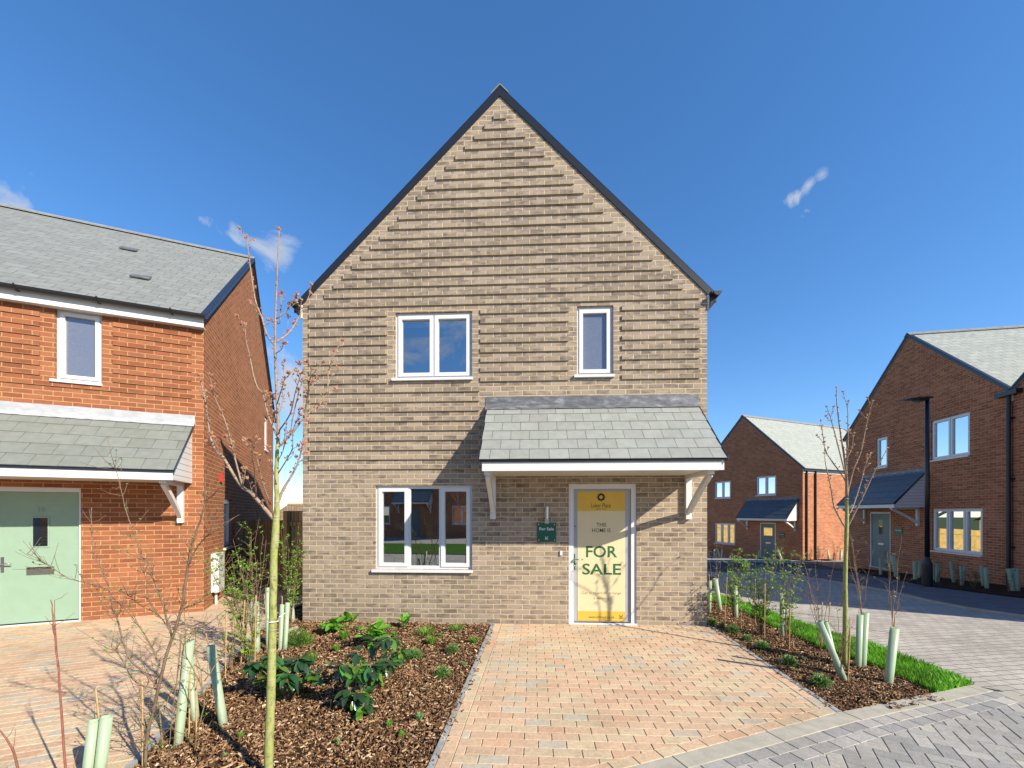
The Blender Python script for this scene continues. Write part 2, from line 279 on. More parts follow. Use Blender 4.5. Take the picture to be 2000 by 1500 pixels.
# ------------------------------------------------------------------ mesh builder
class Fr:                                     # a wall plane: s along it, n into the building, z up
    def __init__(s, o, ds, dn): s.o, s.ds, s.dn = Vector(o), Vector(ds), Vector(dn)
    def p(s, a, n, z): return s.o + s.ds * a + s.dn * n + Vector((0, 0, z))
class MB:
    def __init__(s): s.v, s.f, s.uv, s.c, s.mi = [], [], [], [], []
    def face(s, pts, uv=None, col=None, mi=0):
        b = len(s.v); s.v += [tuple(p) for p in pts]; s.f.append(tuple(range(b, b + len(pts)))); s.uv.append(uv); s.c.append(col); s.mi.append(mi)
    def idx(s, pts, faces, col=None, mi=0):
        b = len(s.v); s.v += [tuple(p) for p in pts]
        for q in faces: s.f.append(tuple(b + i for i in q)); s.uv.append(None); s.c.append(col); s.mi.append(mi)
    def box(s, fr, s0, s1, n0, n1, z0, z1, col=None, mi=0, uv=True):
        p = [fr.p(a, b, c) for c in (z0, z1) for b in (n0, n1) for a in (s0, s1)]
        U = lambda *q: list(q) if uv else None
        s.face([p[0], p[1], p[5], p[4]], U((s0, z0), (s1, z0), (s1, z1), (s0, z1)), col, mi)
        s.face([p[3], p[2], p[6], p[7]], U((s1, z0), (s0, z0), (s0, z1), (s1, z1)), col, mi)
        s.face([p[2], p[0], p[4], p[6]], U((s0 - n1, z0), (s0 - n0, z0), (s0 - n0, z1), (s0 - n1, z1)), col, mi)
        s.face([p[1], p[3], p[7], p[5]], U((s1 + n0, z0), (s1 + n1, z0), (s1 + n1, z1), (s1 + n0, z1)), col, mi)
        s.face([p[4], p[5], p[7], p[6]], U((s0, z1 - .03), (s1, z1 - .03), (s1, z1 - .02), (s0, z1 - .02)), col, mi)
        s.face([p[2], p[3], p[1], p[0]], U((s0, z0 + .02), (s1, z0 + .02), (s1, z0 + .03), (s0, z0 + .03)), col, mi)
    def prism(s, pts, d, col=None, mi=0):       # polygon pts extruded by vector d
        n = len(pts); a = [Vector(p) for p in pts]; b = [p + Vector(d) for p in a]
        s.idx(a + b, [tuple(range(n - 1, -1, -1)), tuple(range(n, 2 * n))] + [(i, (i + 1) % n, n + (i + 1) % n, n + i) for i in range(n)], col, mi)
    def tube(s, pts, rr, k=6, col=None, cap=True, mi=0):
        pts = [Vector(p) for p in pts]; n = len(pts)
        if isinstance(rr, (int, float)): rr = [rr] * n
        V = []; ref = Vector((.3, 1, .2)).normalized()
        for i, p in enumerate(pts):
            t = (pts[min(i + 1, n - 1)] - pts[max(i - 1, 0)])
            if t.length < 1e-9: t = Vector((0, 0, 1))
            t.normalize(); a = t.cross(ref)
            if a.length < .05: a = t.cross(Vector((1, 0, 0)))
            a.normalize(); b = t.cross(a)
            for j in range(k):
                an = 2 * math.pi * j / k; V.append(p + (a * math.cos(an) + b * math.sin(an)) * rr[i])
        Fc = [(i * k + j, i * k + (j + 1) % k, (i + 1) * k + (j + 1) % k, (i + 1) * k + j) for i in range(n - 1) for j in range(k)]
        if cap: Fc += [tuple(range(k - 1, -1, -1)), tuple((n - 1) * k + j for j in range(k))]
        s.idx(V, Fc, col, mi)
    def leaf(s, p, d, up, ln, w, col, fold=.15, bend=.2):
        d = Vector(d).normalized(); sd = d.cross(Vector(up))
        if sd.length < .01: sd = Vector((1, 0, 0))
        sd.normalize(); nn = sd.cross(d); p = Vector(p)
        m = p + d * ln * .5; t = p + d * ln - nn * ln * bend
        l_ = m + sd * w * .5 + nn * w * fold; r_ = m - sd * w * .5 + nn * w * fold
        s.idx([p, r_, t, l_, m], [(0, 1, 4), (0, 4, 3), (4, 1, 2), (4, 2, 3)], col)
    def build(s, name, mats, parent=None, smooth=False, loc=None):
        me = bpy.data.meshes.new(name); me.from_pydata(s.v, [], s.f)
        if not isinstance(mats, (list, tuple)): mats = [mats]
        for m in mats: me.materials.append(m)
        if len(mats) > 1: me.polygons.foreach_set('material_index', s.mi)
        ul = me.uv_layers.new(name='UVMap').data; buf = []
        for f, uv in zip(s.f, s.uv):
            if uv: buf += [c for q in uv for c in q]
            else:
                for i in f: buf += [s.v[i][0], s.v[i][1]]
        ul.foreach_set('uv', buf)
        if any(c is not None for c in s.c):
            at = me.attributes.new('Col', 'FLOAT_COLOR', 'FACE'); cb = []
            for c in s.c: cb += list(c or (.5, .5, .5))[:3] + [1]
            at.data.foreach_set('color', cb)
        if smooth: me.polygons.foreach_set('use_smooth', [True] * len(me.polygons))
        me.update(); o = bpy.data.objects.new(name, me); COL.objects.link(o)
        if parent: o.parent = parent
        if loc: o.location = loc
        return o
def tag(o, label=None, cat=None, group=None, kind=None):
    if label: o['label'] = label
    if cat: o['category'] = cat
    if group: o['group'] = group
    if kind: o['kind'] = kind
    return o
def empty(name, loc=(0, 0, 0), rz=0, **k):
    o = bpy.data.objects.new(name, None); COL.objects.link(o); o.location = loc; o.rotation_euler = (0, 0, rz); return tag(o, **k)
WF = Fr((0, 0, 0), (1, 0, 0), (0, 1, 0))

def clip_poly(poly, a, b, c):      # keep a*x+b*y<=c
    r = []
    for i in range(len(poly)):
        p, q = poly[i], poly[(i + 1) % len(poly)]; dp, dq = a * p[0] + b * p[1] - c, a * q[0] + b * q[1] - c
        if dp <= 0: r.append(p)
        if (dp < 0 < dq) or (dq < 0 < dp): t = dp / (dp - dq); r.append((p[0] + t * (q[0] - p[0]), p[1] + t * (q[1] - p[1])))
    return r
def inside(x, y, poly):
    r = False; n = len(poly)
    for i in range(n):
        (x1, y1), (x2, y2) = poly[i], poly[(i + 1) % n]
        if (y1 > y) != (y2 > y) and x < (x2 - x1) * (y - y1) / (y2 - y1) + x1: r = not r
    return r
def area(p): return abs(sum(p[i][0] * p[(i + 1) % len(p)][1] - p[(i + 1) % len(p)][0] * p[i][1] for i in range(len(p)))) / 2
def sheet(name, poly, dz, mat, cell=1.0, uvrot=0, kind='structure', label=None):
    mb = MB(); xs = [p[0] for p in poly]; ys = [p[1] for p in poly]; ca, sa = math.cos(uvrot), math.sin(uvrot)
    x = math.floor(min(xs) / cell) * cell
    while x < max(xs):
        y = math.floor(min(ys) / cell) * cell
        while y < max(ys):
            q = clip_poly(clip_poly(clip_poly(clip_poly(poly, 1, 0, x + cell), -1, 0, -x), 0, 1, y + cell), 0, -1, -y)
            if len(q) > 2 and area(q) > 1e-5:
                if sum(q[i][0] * q[(i + 1) % len(q)][1] - q[(i + 1) % len(q)][0] * q[i][1] for i in range(len(q))) < 0: q = q[::-1]
                mb.face([(a, b, g(a, b) + dz) for a, b in q], [(a * ca + b * sa, -a * sa + b * ca) for a, b in q])
            y += cell
        x += cell
    return tag(mb.build(name, mat), label, kind=kind)
def pave_mesh(mb, region, ang, Lx, Wy, z, pal, pattern='stretcher', origin=(0, 0), gap=.004, th=.03):
    ca, sa = math.cos(ang), math.sin(ang)
    loc = [((x - origin[0]) * ca + (y - origin[1]) * sa, -(x - origin[0]) * sa + (y - origin[1]) * ca) for x, y in region]
    x0, x1 = min(p[0] for p in loc), max(p[0] for p in loc); y0, y1 = min(p[1] for p in loc), max(p[1] for p in loc); rects = []
    if pattern == 'stretcher':
        for j in range(math.floor(y0 / Wy), math.ceil(y1 / Wy)):
            off = (j % 2) * .5 * Lx
            for i in range(math.floor(x0 / Lx) - 1, math.ceil(x1 / Lx) + 1): rects.append((i * Lx + off, j * Wy, (i + 1) * Lx + off, (j + 1) * Wy))
    else:                                   # 90 degree herringbone
        a = Wy
        for j in range(math.floor(y0 / a) - 3, math.ceil(y1 / a) + 3):
            for i in range(math.floor(x0 / a) - 3, math.ceil(x1 / a) + 3):
                k = (i - j) % 4
                if k == 0: rects.append((i * a, j * a, (i + 2) * a, (j + 1) * a))
                elif k == 3: rects.append((i * a, j * a, (i + 1) * a, (j + 2) * a))
    for (a, b, c, d) in rects:
        q = clip_poly(clip_poly(clip_poly(clip_poly(loc, 1, 0, c - gap / 2), -1, 0, -a - gap / 2), 0, 1, d - gap / 2), 0, -1, -b - gap / 2)
        if len(q) < 3 or area(q) < 4e-4: continue
        if sum(q[i][0] * q[(i + 1) % len(q)][1] - q[(i + 1) % len(q)][0] * q[i][1] for i in range(len(q))) < 0: q = q[::-1]
        cx = sum(p[0] for p in q) / len(q); cy = sum(p[1] for p in q) / len(q); ch = .004; jz = R.uniform(-.0012, .0012); tx, ty = R.uniform(-.008, .008), R.uniform(-.008, .008)
        W2 = lambda p: (origin[0] + p[0] * ca - p[1] * sa, origin[1] + p[0] * sa + p[1] * ca)
        top, rim, bot = [], [], []
        for p in q:
            dx, dy = cx - p[0], cy - p[1]; ins = (p[0] + math.copysign(min(abs(dx) * .5, ch), dx), p[1] + math.copysign(min(abs(dy) * .5, ch), dy))
            X, Y = W2(ins); zz = z + jz + dx * tx + dy * ty; top.append((X, Y, g(X, Y) + zz)); X, Y = W2(p); rim.append((X, Y, g(X, Y) + zz - .0035)); bot.append((X, Y, g(X, Y) + z - th))
        n = len(q); c = pal[R.choices(range(len(pal)), [w for _, w in pal])[0]][0]; v = R.uniform(.93, 1.07); c = tuple(k * v for k in c)
        mb.idx(top + rim + bot, [tuple(range(n))] + [(n + i, n + (i + 1) % n, (i + 1) % n, i) for i in range(n)] + [(2 * n + i, 2 * n + (i + 1) % n, n + (i + 1) % n, n + i) for i in range(n)], c)

# ------------------------------------------------------------------ text
def text_polys(s_, bold=0):
    cu = bpy.data.curves.new('t', 'FONT'); cu.body = s_; cu.size = 1; cu.offset = bold; cu.resolution_u = 3; cu.extrude = 0
    ob = bpy.data.objects.new('t', cu); COL.objects.link(ob); bpy.context.view_layer.update(); dg = bpy.context.evaluated_depsgraph_get()
    me = bpy.data.meshes.new_from_object(ob.evaluated_get(dg)); vs = [v.co.copy() for v in me.vertices]; fs = [tuple(p.vertices) for p in me.polygons]
    bpy.data.objects.remove(ob); bpy.data.meshes.remove(me); bpy.data.curves.remove(cu); return vs, fs
def letters(mb, fr, s_, s0, s1, z0, z1, n, bold=0, rot=0):
    vs, fs = text_polys(s_, bold)
    if rot: vs = [Vector((-v.y, v.x, 0)) for v in vs]
    x0, x1 = min(v.x for v in vs), max(v.x for v in vs); y0, y1 = min(v.y for v in vs), max(v.y for v in vs)
    mb.idx([fr.p(s0 + (v.x - x0) / (x1 - x0) * (s1 - s0), n, z0 + (v.y - y0) / (y1 - y0) * (z1 - z0)) for v in vs], fs)

# ------------------------------------------------------------------ houses
class House:
    def __init__(s, name, label, origin, d, z0, width, depth):
        d = Vector((d[0], d[1], 0)).normalized(); s.d = d; s.n = Vector((-d.y, d.x, 0)); s.o = Vector((origin[0], origin[1], z0)); s.W, s.D = width, depth
        s.root = empty(name, s.o, math.atan2(d.y, d.x), label=label, cat='house'); s.F = Fr((0, 0, 0), (1, 0, 0), (0, 1, 0))
        s.L = Fr((0, depth, 0), (0, -1, 0), (1, 0, 0)); s.Rr = Fr((width, 0, 0), (0, 1, 0), (-1, 0, 0)); s.B = Fr((width, depth, 0), (-1, 0, 0), (0, -1, 0))
    def px(s, px, py, n=0.0, side=None):      # pixel -> (along, z) on the front plane (or right side plane) in house coordinates
        dv = Vector(((px - CX) / F, 1, (CY - py) / F)); o = Vector((0, 0, H))
        nn = s.n if side is None else s.d; p0 = s.o + (s.n * n if side is None else s.d * (s.W - n))
        t = (p0 - o).dot(nn) / dv.dot(nn); q = o + dv * t - s.o
        return (q.dot(s.d) if side is None else q.dot(s.n)), q.z
    def rect(s, x0, y0, x1, y1, side=None, n=0.0):
        a = s.px(x0, (y0 + y1) / 2, n, side)[0]; b = s.px(x1, (y0 + y1) / 2, n, side)[0]; xm = (x0 + x1) / 2
        return (min(a, b), max(a, b), s.px(xm, y1, n, side)[1], s.px(xm, y0, n, side)[1])
def wall_plane(mb, fr, W_, top, brk, holes, z0=-.3, rev=.10):
    xs = sorted(set([0, W_] + list(brk) + [h[0] for h in holes] + [h[1] for h in holes]))
    for a, b in zip(xs, xs[1:]):
        m = (a + b) / 2; hs = sorted([h for h in holes if h[0] <= m <= h[1]], key=lambda h: h[2]); z = z0
        for h in hs:
            if h[2] > z: mb.face([fr.p(a, 0, z), fr.p(b, 0, z), fr.p(b, 0, h[2]), fr.p(a, 0, h[2])], [(a, z), (b, z), (b, h[2]), (a, h[2])])
            z = h[3]
        mb.face([fr.p(a, 0, z), fr.p(b, 0, z), fr.p(b, 0, top(b)), fr.p(a, 0, top(a))], [(a, z), (b, z), (b, top(b)), (a, top(a))])
    for (a, b, c, d) in holes:
        c = max(c, z0)
        mb.face([fr.p(a, 0, c), fr.p(a, 0, d), fr.p(a, rev, d), fr.p(a, rev, c)], [(a, c), (a, d), (a - rev, d), (a - rev, c)])
        mb.face([fr.p(b, 0, c), fr.p(b, rev, c), fr.p(b, rev, d), fr.p(b, 0, d)], [(b, c), (b + rev, c), (b + rev, d), (b, d)])
        mb.face([fr.p(a, 0, d), fr.p(b, 0, d), fr.p(b, rev, d), fr.p(a, rev, d)], [(a, d - .04), (b, d - .04), (b, d - .035), (a, d - .035)])
        mb.face([fr.p(a, 0, c), fr.p(a, rev, c), fr.p(b, rev, c), fr.p(b, 0, c)], [(a, c + .03), (a, c + .035), (b, c + .035), (b, c + .03)])
def courses(mb, fr, z, segs, proud=.022):
    for a, b in segs:
        if b - a > .05: mb.box(fr, a, b, -proud, .004, z, z + .066)
def cut(segs, a, b):
    r = []
    for x, y in segs:
        if b <= x or a >= y: r.append((x, y)); continue
        if a > x: r.append((x, a))
        if b < y: r.append((b, y))
    return r
def window(root, fr, r, panes, pane_mat=None, sill=True, inset=.045, room=False, blind=0, mullx=None, sash=None, fw=.05, top_light=False):
    s0, s1, z0, z1 = r; pm = pane_mat or M_GLASSD; g_ = .0
    mb = MB(); n0, n1 = inset, inset + .06
    mb.box(fr, s0, s0 + fw, n0, n1, z0, z1); mb.box(fr, s1 - fw, s1, n0, n1, z0, z1); mb.box(fr, s0 + fw, s1 - fw, n0, n1, z1 - fw, z1); mb.box(fr, s0 + fw, s1 - fw, n0, n1, z0, z0 + fw)
    xs = mullx or [s0 + (s1 - s0) * i / panes for i in range(1, panes)]; ed = [s0 + fw] + [e for x in xs for e in (x - .022, x + .022)] + [s1 - fw]
    for x in xs: mb.box(fr, x - .022, x + .022, n0 + .001, n1, z0 + fw, z1 - fw)
    w = mb.build('window', M_WHITE, root)
    for i in range(len(xs) + 1):
        a, b = ed[2 * i], ed[2 * i + 1]; c, d = z0 + fw, z1 - fw
        if sash is None or sash[i]:
            sb = MB(); k = .045; q0, q1 = n0 - .014, n1 - .012; e = .012
            sb.box(fr, a - e, a + k, q0, q1, c - e, d + e); sb.box(fr, b - k, b + e, q0, q1, c - e, d + e); sb.box(fr, a + k, b - k, q0, q1, d - k, d + e); sb.box(fr, a + k, b - k, q0, q1, c - e, c + k)
            sb.build('sash', M_WHITE, w); a, b, c, d = a + k, b - k, c + k, d - k
        pb = MB(); t = R.uniform(-.003, .003); pn = n0 + .03
        pb.face([fr.p(a, pn + t, c), fr.p(b, pn - t, c), fr.p(b, pn - t, d), fr.p(a, pn + t, d)]); pb.build('pane', pm, w)
        if room and blind:
            bb = MB(); bb.box(fr, a - .01, b + .01, n1 + .04, n1 + .045, d - blind, d + .04); bb.build('blind', M_BLIND, w)
    if sill:
        sb = MB(); sb.box(fr, s0 - .045, s1 + .01, -.045, n0 + .02, z0 - .045, z0 - .004); sb.build('sill', M_WHITE, w)
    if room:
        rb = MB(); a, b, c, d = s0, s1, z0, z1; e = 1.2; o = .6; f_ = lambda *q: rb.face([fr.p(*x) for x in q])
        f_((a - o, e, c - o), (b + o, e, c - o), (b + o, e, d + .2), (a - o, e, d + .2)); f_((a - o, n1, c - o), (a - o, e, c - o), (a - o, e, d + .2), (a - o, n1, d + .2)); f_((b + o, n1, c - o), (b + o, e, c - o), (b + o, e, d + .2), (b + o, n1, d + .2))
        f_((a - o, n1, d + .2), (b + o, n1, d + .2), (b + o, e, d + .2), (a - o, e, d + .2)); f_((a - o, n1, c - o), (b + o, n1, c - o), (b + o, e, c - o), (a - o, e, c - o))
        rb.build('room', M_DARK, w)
    return w
def slates(mb, fr, s0, s1, n0, z0, n1, z1, rows, wd, cols, rng, taper=0.0):
    # from (n0,z0) at the top down to (n1,z1) at the bottom edge
    up = Vector((0, z0 - z1, 0)); dn, dz = (n1 - n0) / rows, (z1 - z0) / rows; ln = math.hypot(dn, dz); nx, nz = dz / ln, -dn / ln   # outward normal in (n,z)
    if nz < 0: nx, nz = -nx, -nz
    for r in range(rows):
        a = s0 - wd * (.5 if r % 2 else 0) + rng.uniform(-.01, .01) * 0
        while a < s1:
            x0, x1 = max(a + .0025, s0 - taper * r), min(a + wd - .0025, s1 + taper * r)
            if a + wd > s1 - .06: x1 = s1 + taper * r; a = s1
            if x1 - x0 > .03:
                lift = .009 + rng.uniform(0, .002); v_ = rng.uniform(.93, 1.06); c = [k * v_ * rng.uniform(.99, 1.01) for k in cols]
                def P(s_, t, h): return fr.p(s_, n0 + dn * t + nx * h, z0 + dz * t + nz * h)
                j0 = rng.uniform(0, .02); low = r + 1 + j0; hi_ = r - .15 if r else 0
                v = [P(x0, low, lift), P(x1, low + rng.uniform(-.012, .012), lift), P(x1, hi_, .001), P(x0, hi_, .001), P(x0, low, 0), P(x1, low, 0)]
                mb.idx(v, [(0, 1, 2, 3), (4, 5, 1, 0), (4, 0, 3), (5, 2, 1)], tuple(c))
            a += wd
def canopy(root, fr, s0, s1, zt, n1, z1, fl, brk_s, brk_bot, cheek=(True, True), rows=6, wd=.262, cols=(.32, .33, .30), ztrim=M_BLACK, lead_=None, seed=3):
    rng = random.Random(seed); mb = MB(); ra = .02
    slates(mb, fr, s0, s1, -.005, zt, n1, z1, rows, wd, cols, rng, .004)
    # deck beneath, so that no gap shows
    c = MB()
    c.prism([fr.p(s0, -.004, zt - .012), fr.p(s0, n1 + .012, z1 - .012), fr.p(s0, n1 + .012, z1 - .035), fr.p(s0, -.004, zt - .04)], fr.ds * (s1 - s0))
    cn = c.build('canopy', ztrim, root); mb.build('slates', M_ATT, cn)
    fb = MB(); zb = z1 - .15; fb.box(fr, s0 + .03, s1 - .02, n1 + .03, n1 + .055, zb, z1 - .036); fb.build('fascia', M_FASCIA, cn)
    sb = MB(); sb.box(fr, s0 + .031, s1 - .021, n1 + .056, -.002, zb + .01, zb + .03)
    sb.build('soffit', M_CREAM, cn)
    for k, ss in enumerate((s0 + .03, s1 - .045)):
        m = MB(); d = .025; pts = [(n1 + .056, zb + .031), (-.002, zb + .031), (-.002, zt - .045), (n1 + .056, z1 - .045)]
        A = [fr.p(ss, *p) for p in pts]; B = [fr.p(ss + d, *p) for p in pts]
        m.face(A, [p for p in pts]); m.face(B[::-1], [p for p in pts][::-1])
        for i in range(4): m.face([A[i], A[(i + 1) % 4], B[(i + 1) % 4], B[i]])
        m.build('cheek', M_CLAD, cn)
    for ss in (s0 - .016, s1 + .004):
        m = MB(); m.prism([fr.p(ss, -.004, zt + .012), fr.p(ss, n1 - .01, z1 + .012), fr.p(ss, n1 - .01, z1 - .04), fr.p(ss, -.004, zt - .045)], fr.ds * .012); m.build('verge_trim', ztrim, cn)
    f = MB(); lm = lead_ or M_LEAD; a, b = s0 - .03, s1 + .02
    dn, dz = n1, z1 - zt; ln = math.hypot(dn, dz); k = .10 / ln; nseg = 16; prof = [(-.006, zt + fl), (-.008, zt + .02), (-.03, zt + .0), (-.006 + dn * k, zt + dz * k + .02)]
    # three overlapping lead sheets with gently rippled edges
    L3 = [a, a + (b - a) * .33, a + (b - a) * .66, b]
    for j in range(3):
        pr = [(q[0] - .0015 * j, q[1]) for q in prof]; e1 = L3[j + 1] + (.02 if j < 2 else 0)
        V = []; xs = [L3[j] + (e1 - L3[j]) * i / nseg for i in range(nseg + 1)]
        for x in xs:
            for qi, q in enumerate(pr): V.append(fr.p(x, q[0], q[1] + (rng.uniform(-.004, .004) if qi in (0, 3) else 0)))
        m_ = len(pr); f.idx(V, [(i * m_ + q + 1, (i + 1) * m_ + q + 1, (i + 1) * m_ + q, i * m_ + q) for i in range(nseg) for q in range(m_ - 1)])
    f.build('flashing', lm, cn)
    for bs in brk_s:
        m = MB(); w = .085; bt = brk_bot; zt2 = zb + .008
        m.box(fr, bs, bs + w, -.07, 0, bt, zt2)
        m.box(fr, bs, bs + w, n1 + .12, -.0705, zt2 - .055, zt2 - .001)
        # curved strut
        P0 = Vector((-.071, bt + .12)); P1 = Vector((n1 + .16, zt2 - .056)); pts = []
        nst = 7
        for i in range(nst + 1):
            t = i / nst; q = P0.lerp(P1, t); q = Vector((q.x + .014 * math.sin(math.pi * t), q.y + .012 * math.sin(math.pi * t))); pts.append(q)
        d = (P1 - P0).normalized(); nrm = Vector((-d.y, d.x)) * .036
        loop = [q + nrm for q in pts] + [q - nrm for q in reversed(pts)]
        m.prism([fr.p(bs + .012, q.x, max(q.y, bt)) for q in loop], fr.ds * (w - .024))
        m.build('bracket', M_FASCIA, cn)
    return cn
def gutter(root, p0, p1, outd, r=.056, brackets=4, name='gutter'):
    p0, p1, outd = Vector(p0), Vector(p1), Vector(outd).normalized(); ax = (p1 - p0); ln = ax.length; up = Vector((0, 0, 1))
    mb = MB(); k = 9
    for (ra, sgn) in ((r, 1), (r - .005, -1)):
        V = []
        for i in (0, 1):
            for j in range(k):
                an = math.pi + math.pi * j / (k - 1); V.append(p0 + ax * i + outd * (math.cos(an) * ra) + up * (math.sin(an) * ra))
        mb.idx(V, [((j, j + 1, k + j + 1, k + j) if sgn > 0 else (k + j, k + j + 1, j + 1, j)) for j in range(k - 1)])
    mb.prism([p0 + outd * (math.cos(math.pi + math.pi * j / (k - 1)) * r) + up * (math.sin(math.pi + math.pi * j / (k - 1)) * r) for j in range(k)], ax.normalized() * -.006)
    mb.prism([p1 + outd * (math.cos(math.pi + math.pi * j / (k - 1)) * r) + up * (math.sin(math.pi + math.pi * j / (k - 1)) * r) for j in range(k)], ax.normalized() * .006)
    o = mb.build(name, M_BLACK, root)
    if brackets:
        for i in range(brackets):
            b = MB(); q = p0 + ax * ((i + .5) / brackets); a = ax.normalized() * .02
            b.tube([q + a * 0 - outd * .07 + up * .02, q - outd * .06 - up * .05, q - up * (r + .012), q + outd * (r + .008) - up * .01, q + outd * (r + .008) + up * .012], .012, 5); b.build('bracket', M_BLACK, o)
    return o
def roof(h, gable_front, eave, apex, ov=.18, vo=.06, th=.10, mat=None, verge=M_BLACK, vd=1.0):
    """two slate slopes with dark verge trim and ridge tiles"""
    mb = MB(); mat = mat or M_SLATE
    span, run = (h.W, h.D) if gable_front else (h.D, h.W); hs = span / 2; k = (apex - eave) / hs
    def P(a, b, z): return Vector((a, b, z)) if gable_front else Vector((b, a, z))   # a across, b along the ridge
    b0, b1 = -vo, run + vo; ez = eave - k * ov; par = []
    for sg in (-1, 1):
        e = hs + sg * (hs + ov); ln = math.hypot(hs + ov, apex - ez)
        A = [P(e, b0, ez + .03), P(e, b1, ez + .03), P(hs, b1, apex + .03), P(hs, b0, apex + .03)]; B = [p - Vector((0, 0, th)) for p in A]
        uv = [(b0, 0), (b1, 0), (b1, ln), (b0, ln)]; mb.face(A, uv); mb.face(B[::-1])
        for i in range(4): mb.face([A[i], B[i], B[(i + 1) % 4], A[(i + 1) % 4]], None, None, 1)
    r = mb.build('roof', [mat, verge], h.root)
    # verge trim: dark cap boards on both gables
    for b, d in ((b0 - .012, -1), (b1 + .012, 1)):
        v = MB()
        for sg in (-1, 1):
            e = hs + sg * (hs + ov)
            q = [P(e, b, ez + .05), P(hs, b, apex + .055), P(hs, b, apex - .10 * vd), P(e, b, ez - .085 * vd)]; v.prism(q, P(0, 1, 0) * .022 * -d if gable_front else Vector((1, 0, 0)) * .022 * -d)
            q = [P(e, b, ez + .052), P(hs, b, apex + .057), P(hs, b, apex + .043), P(e, b, ez + .038)]; v.prism(q, P(0, 1, 0) * .09 * -d if gable_front else Vector((1, 0, 0)) * .09 * -d)
        v.build('verge_trim', verge, h.root)
    # ridge tiles
    rt = MB(); L_ = .45; b = b0 - .02
    while b < b1 + .02:
        e = min(b + L_ - .008, b1 + .02)
        for sg in (-1, 1):
            q = [P(hs, b, apex + .085), P(hs, e, apex + .085), P(hs + sg * .13, e, apex + .085 - .13 * k), P(hs + sg * .13, b, apex + .085 - .13 * k)]; rt.face(q); rt.prism([p - Vector((0, 0, .003)) for p in q], (0, 0, -.018))
        b += L_
    rt.build('ridge_tiles', simple('ridge_tile_grey', (.26, .27, .27), .7, .2, var=.15) if 'ridge_tile_grey' not in MATS else MATS['ridge_tile_grey'], h.root)
    return k

# ================================================================== MAIN HOUSE
mh = House('brown_brick_house', 'tall brown buff brick house with pointed gable and white-framed windows, in the centre', (-3.32, 6.496), (6.265, -.313), 0, 6.273, 9.0)
EA, AP = 5.10, 8.26; hw = mh.W / 2; kk = (AP - EA) / hw
topf = lambda x: EA + kk * min(x, mh.W - x)
wG = mh.rect(733, 948, 922, 1112); wU = mh.rect(772, 609, 922, 738); wR = mh.rect(1127, 597, 1198, 732); dR = mh.rect(1111, 945, 1243, 1219)
dR = (dR[0], dR[1], -.005, dR[3])
wall = MB(); wall_plane(wall, mh.F, mh.W, topf, [hw], [wG, wU, wR, dR])
for fr_, w_ in ((mh.L, mh.D), (mh.Rr, mh.D)): wall_plane(wall, fr_, w_, lambda x: EA, [], [])
wall_plane(wall, mh.B, mh.W, topf, [hw], [])
xj = mh.px(937, 800)[0]; zj = mh.px(1160, 742)[1]
z = 2.40
while z < AP - .25:
    inset = .11 if z < EA - .35 else 0
    if z < EA - .12: a, b = .112, mh.W - .112
    else:
        e = (z + .06 - EA) / kk + .30; a, b = max(.112, e), mh.W - max(.112, e)
    if b - a > .1:
        segs = [(a, b)]
        if z < zj - .05: segs = cut(segs, xj, 99)
        for w in (wU, wR):
            if z + .07 > w[2] - .10 and z < w[3] + .02: segs = cut(segs, w[0] - .125, w[1] + .125)
        if zj - .05 <= z < wU[3]: segs = cut(segs, xj - .012, xj + .012)
        courses(wall, mh.F, z, segs)
    z += .15
wall.build('wall', M_BUFF, mh.root)
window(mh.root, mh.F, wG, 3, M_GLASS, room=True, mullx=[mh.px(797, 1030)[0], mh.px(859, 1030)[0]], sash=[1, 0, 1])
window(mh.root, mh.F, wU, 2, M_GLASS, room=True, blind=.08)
window(mh.root, mh.F, wR, 1, M_FROST)
roof(mh, True, EA, AP, ov=.13, vo=.005)
# eaves: boxed ends, white corner board and gutters with their open ends to the front
for sg, fr_, x in ((-1, mh.L, -.02), (1, mh.Rr, mh.W)):
    f = MB(); X0 = -.028 if sg < 0 else mh.W + .004
    f.box(Fr((0, 0, 0), (1, 0, 0), (0, 1, 0)), X0, X0 + .024, -.01, mh.D, EA - .30, EA - .06); f.build('fascia', M_FASCIA, mh.root)
    gx = -.115 if sg < 0 else mh.W + .115
    gutter(mh.root, (gx, -.10, EA - .09), (gx, mh.D, EA - .09), (sg, 0, 0), .062, 8)
    c = MB(); q = [(-.055, EA - .05), (-.105, EA - .16), (-.03, EA - .30)] if sg < 0 else [(mh.W + .055, EA - .05), (mh.W + .03, EA - .30), (mh.W + .105, EA - .16)]
    c.prism([(p[0], -.04, p[1]) for p in q], (0, .03, 0)); c.build('eaves_closer', M_BLACK, mh.root)
# canopy
cT = mh.px(952, 797); cTr = mh.px(1363, 794)
cs0, cs1 = cT[0] - .0, cTr[0] - .01
canopy(mh.root, mh.F, cs0, cs1, 3.35, -.95, 2.42, .16, (mh.px(958, 960)[0], mh.px(1337, 960)[0]), 1.62, seed=5)
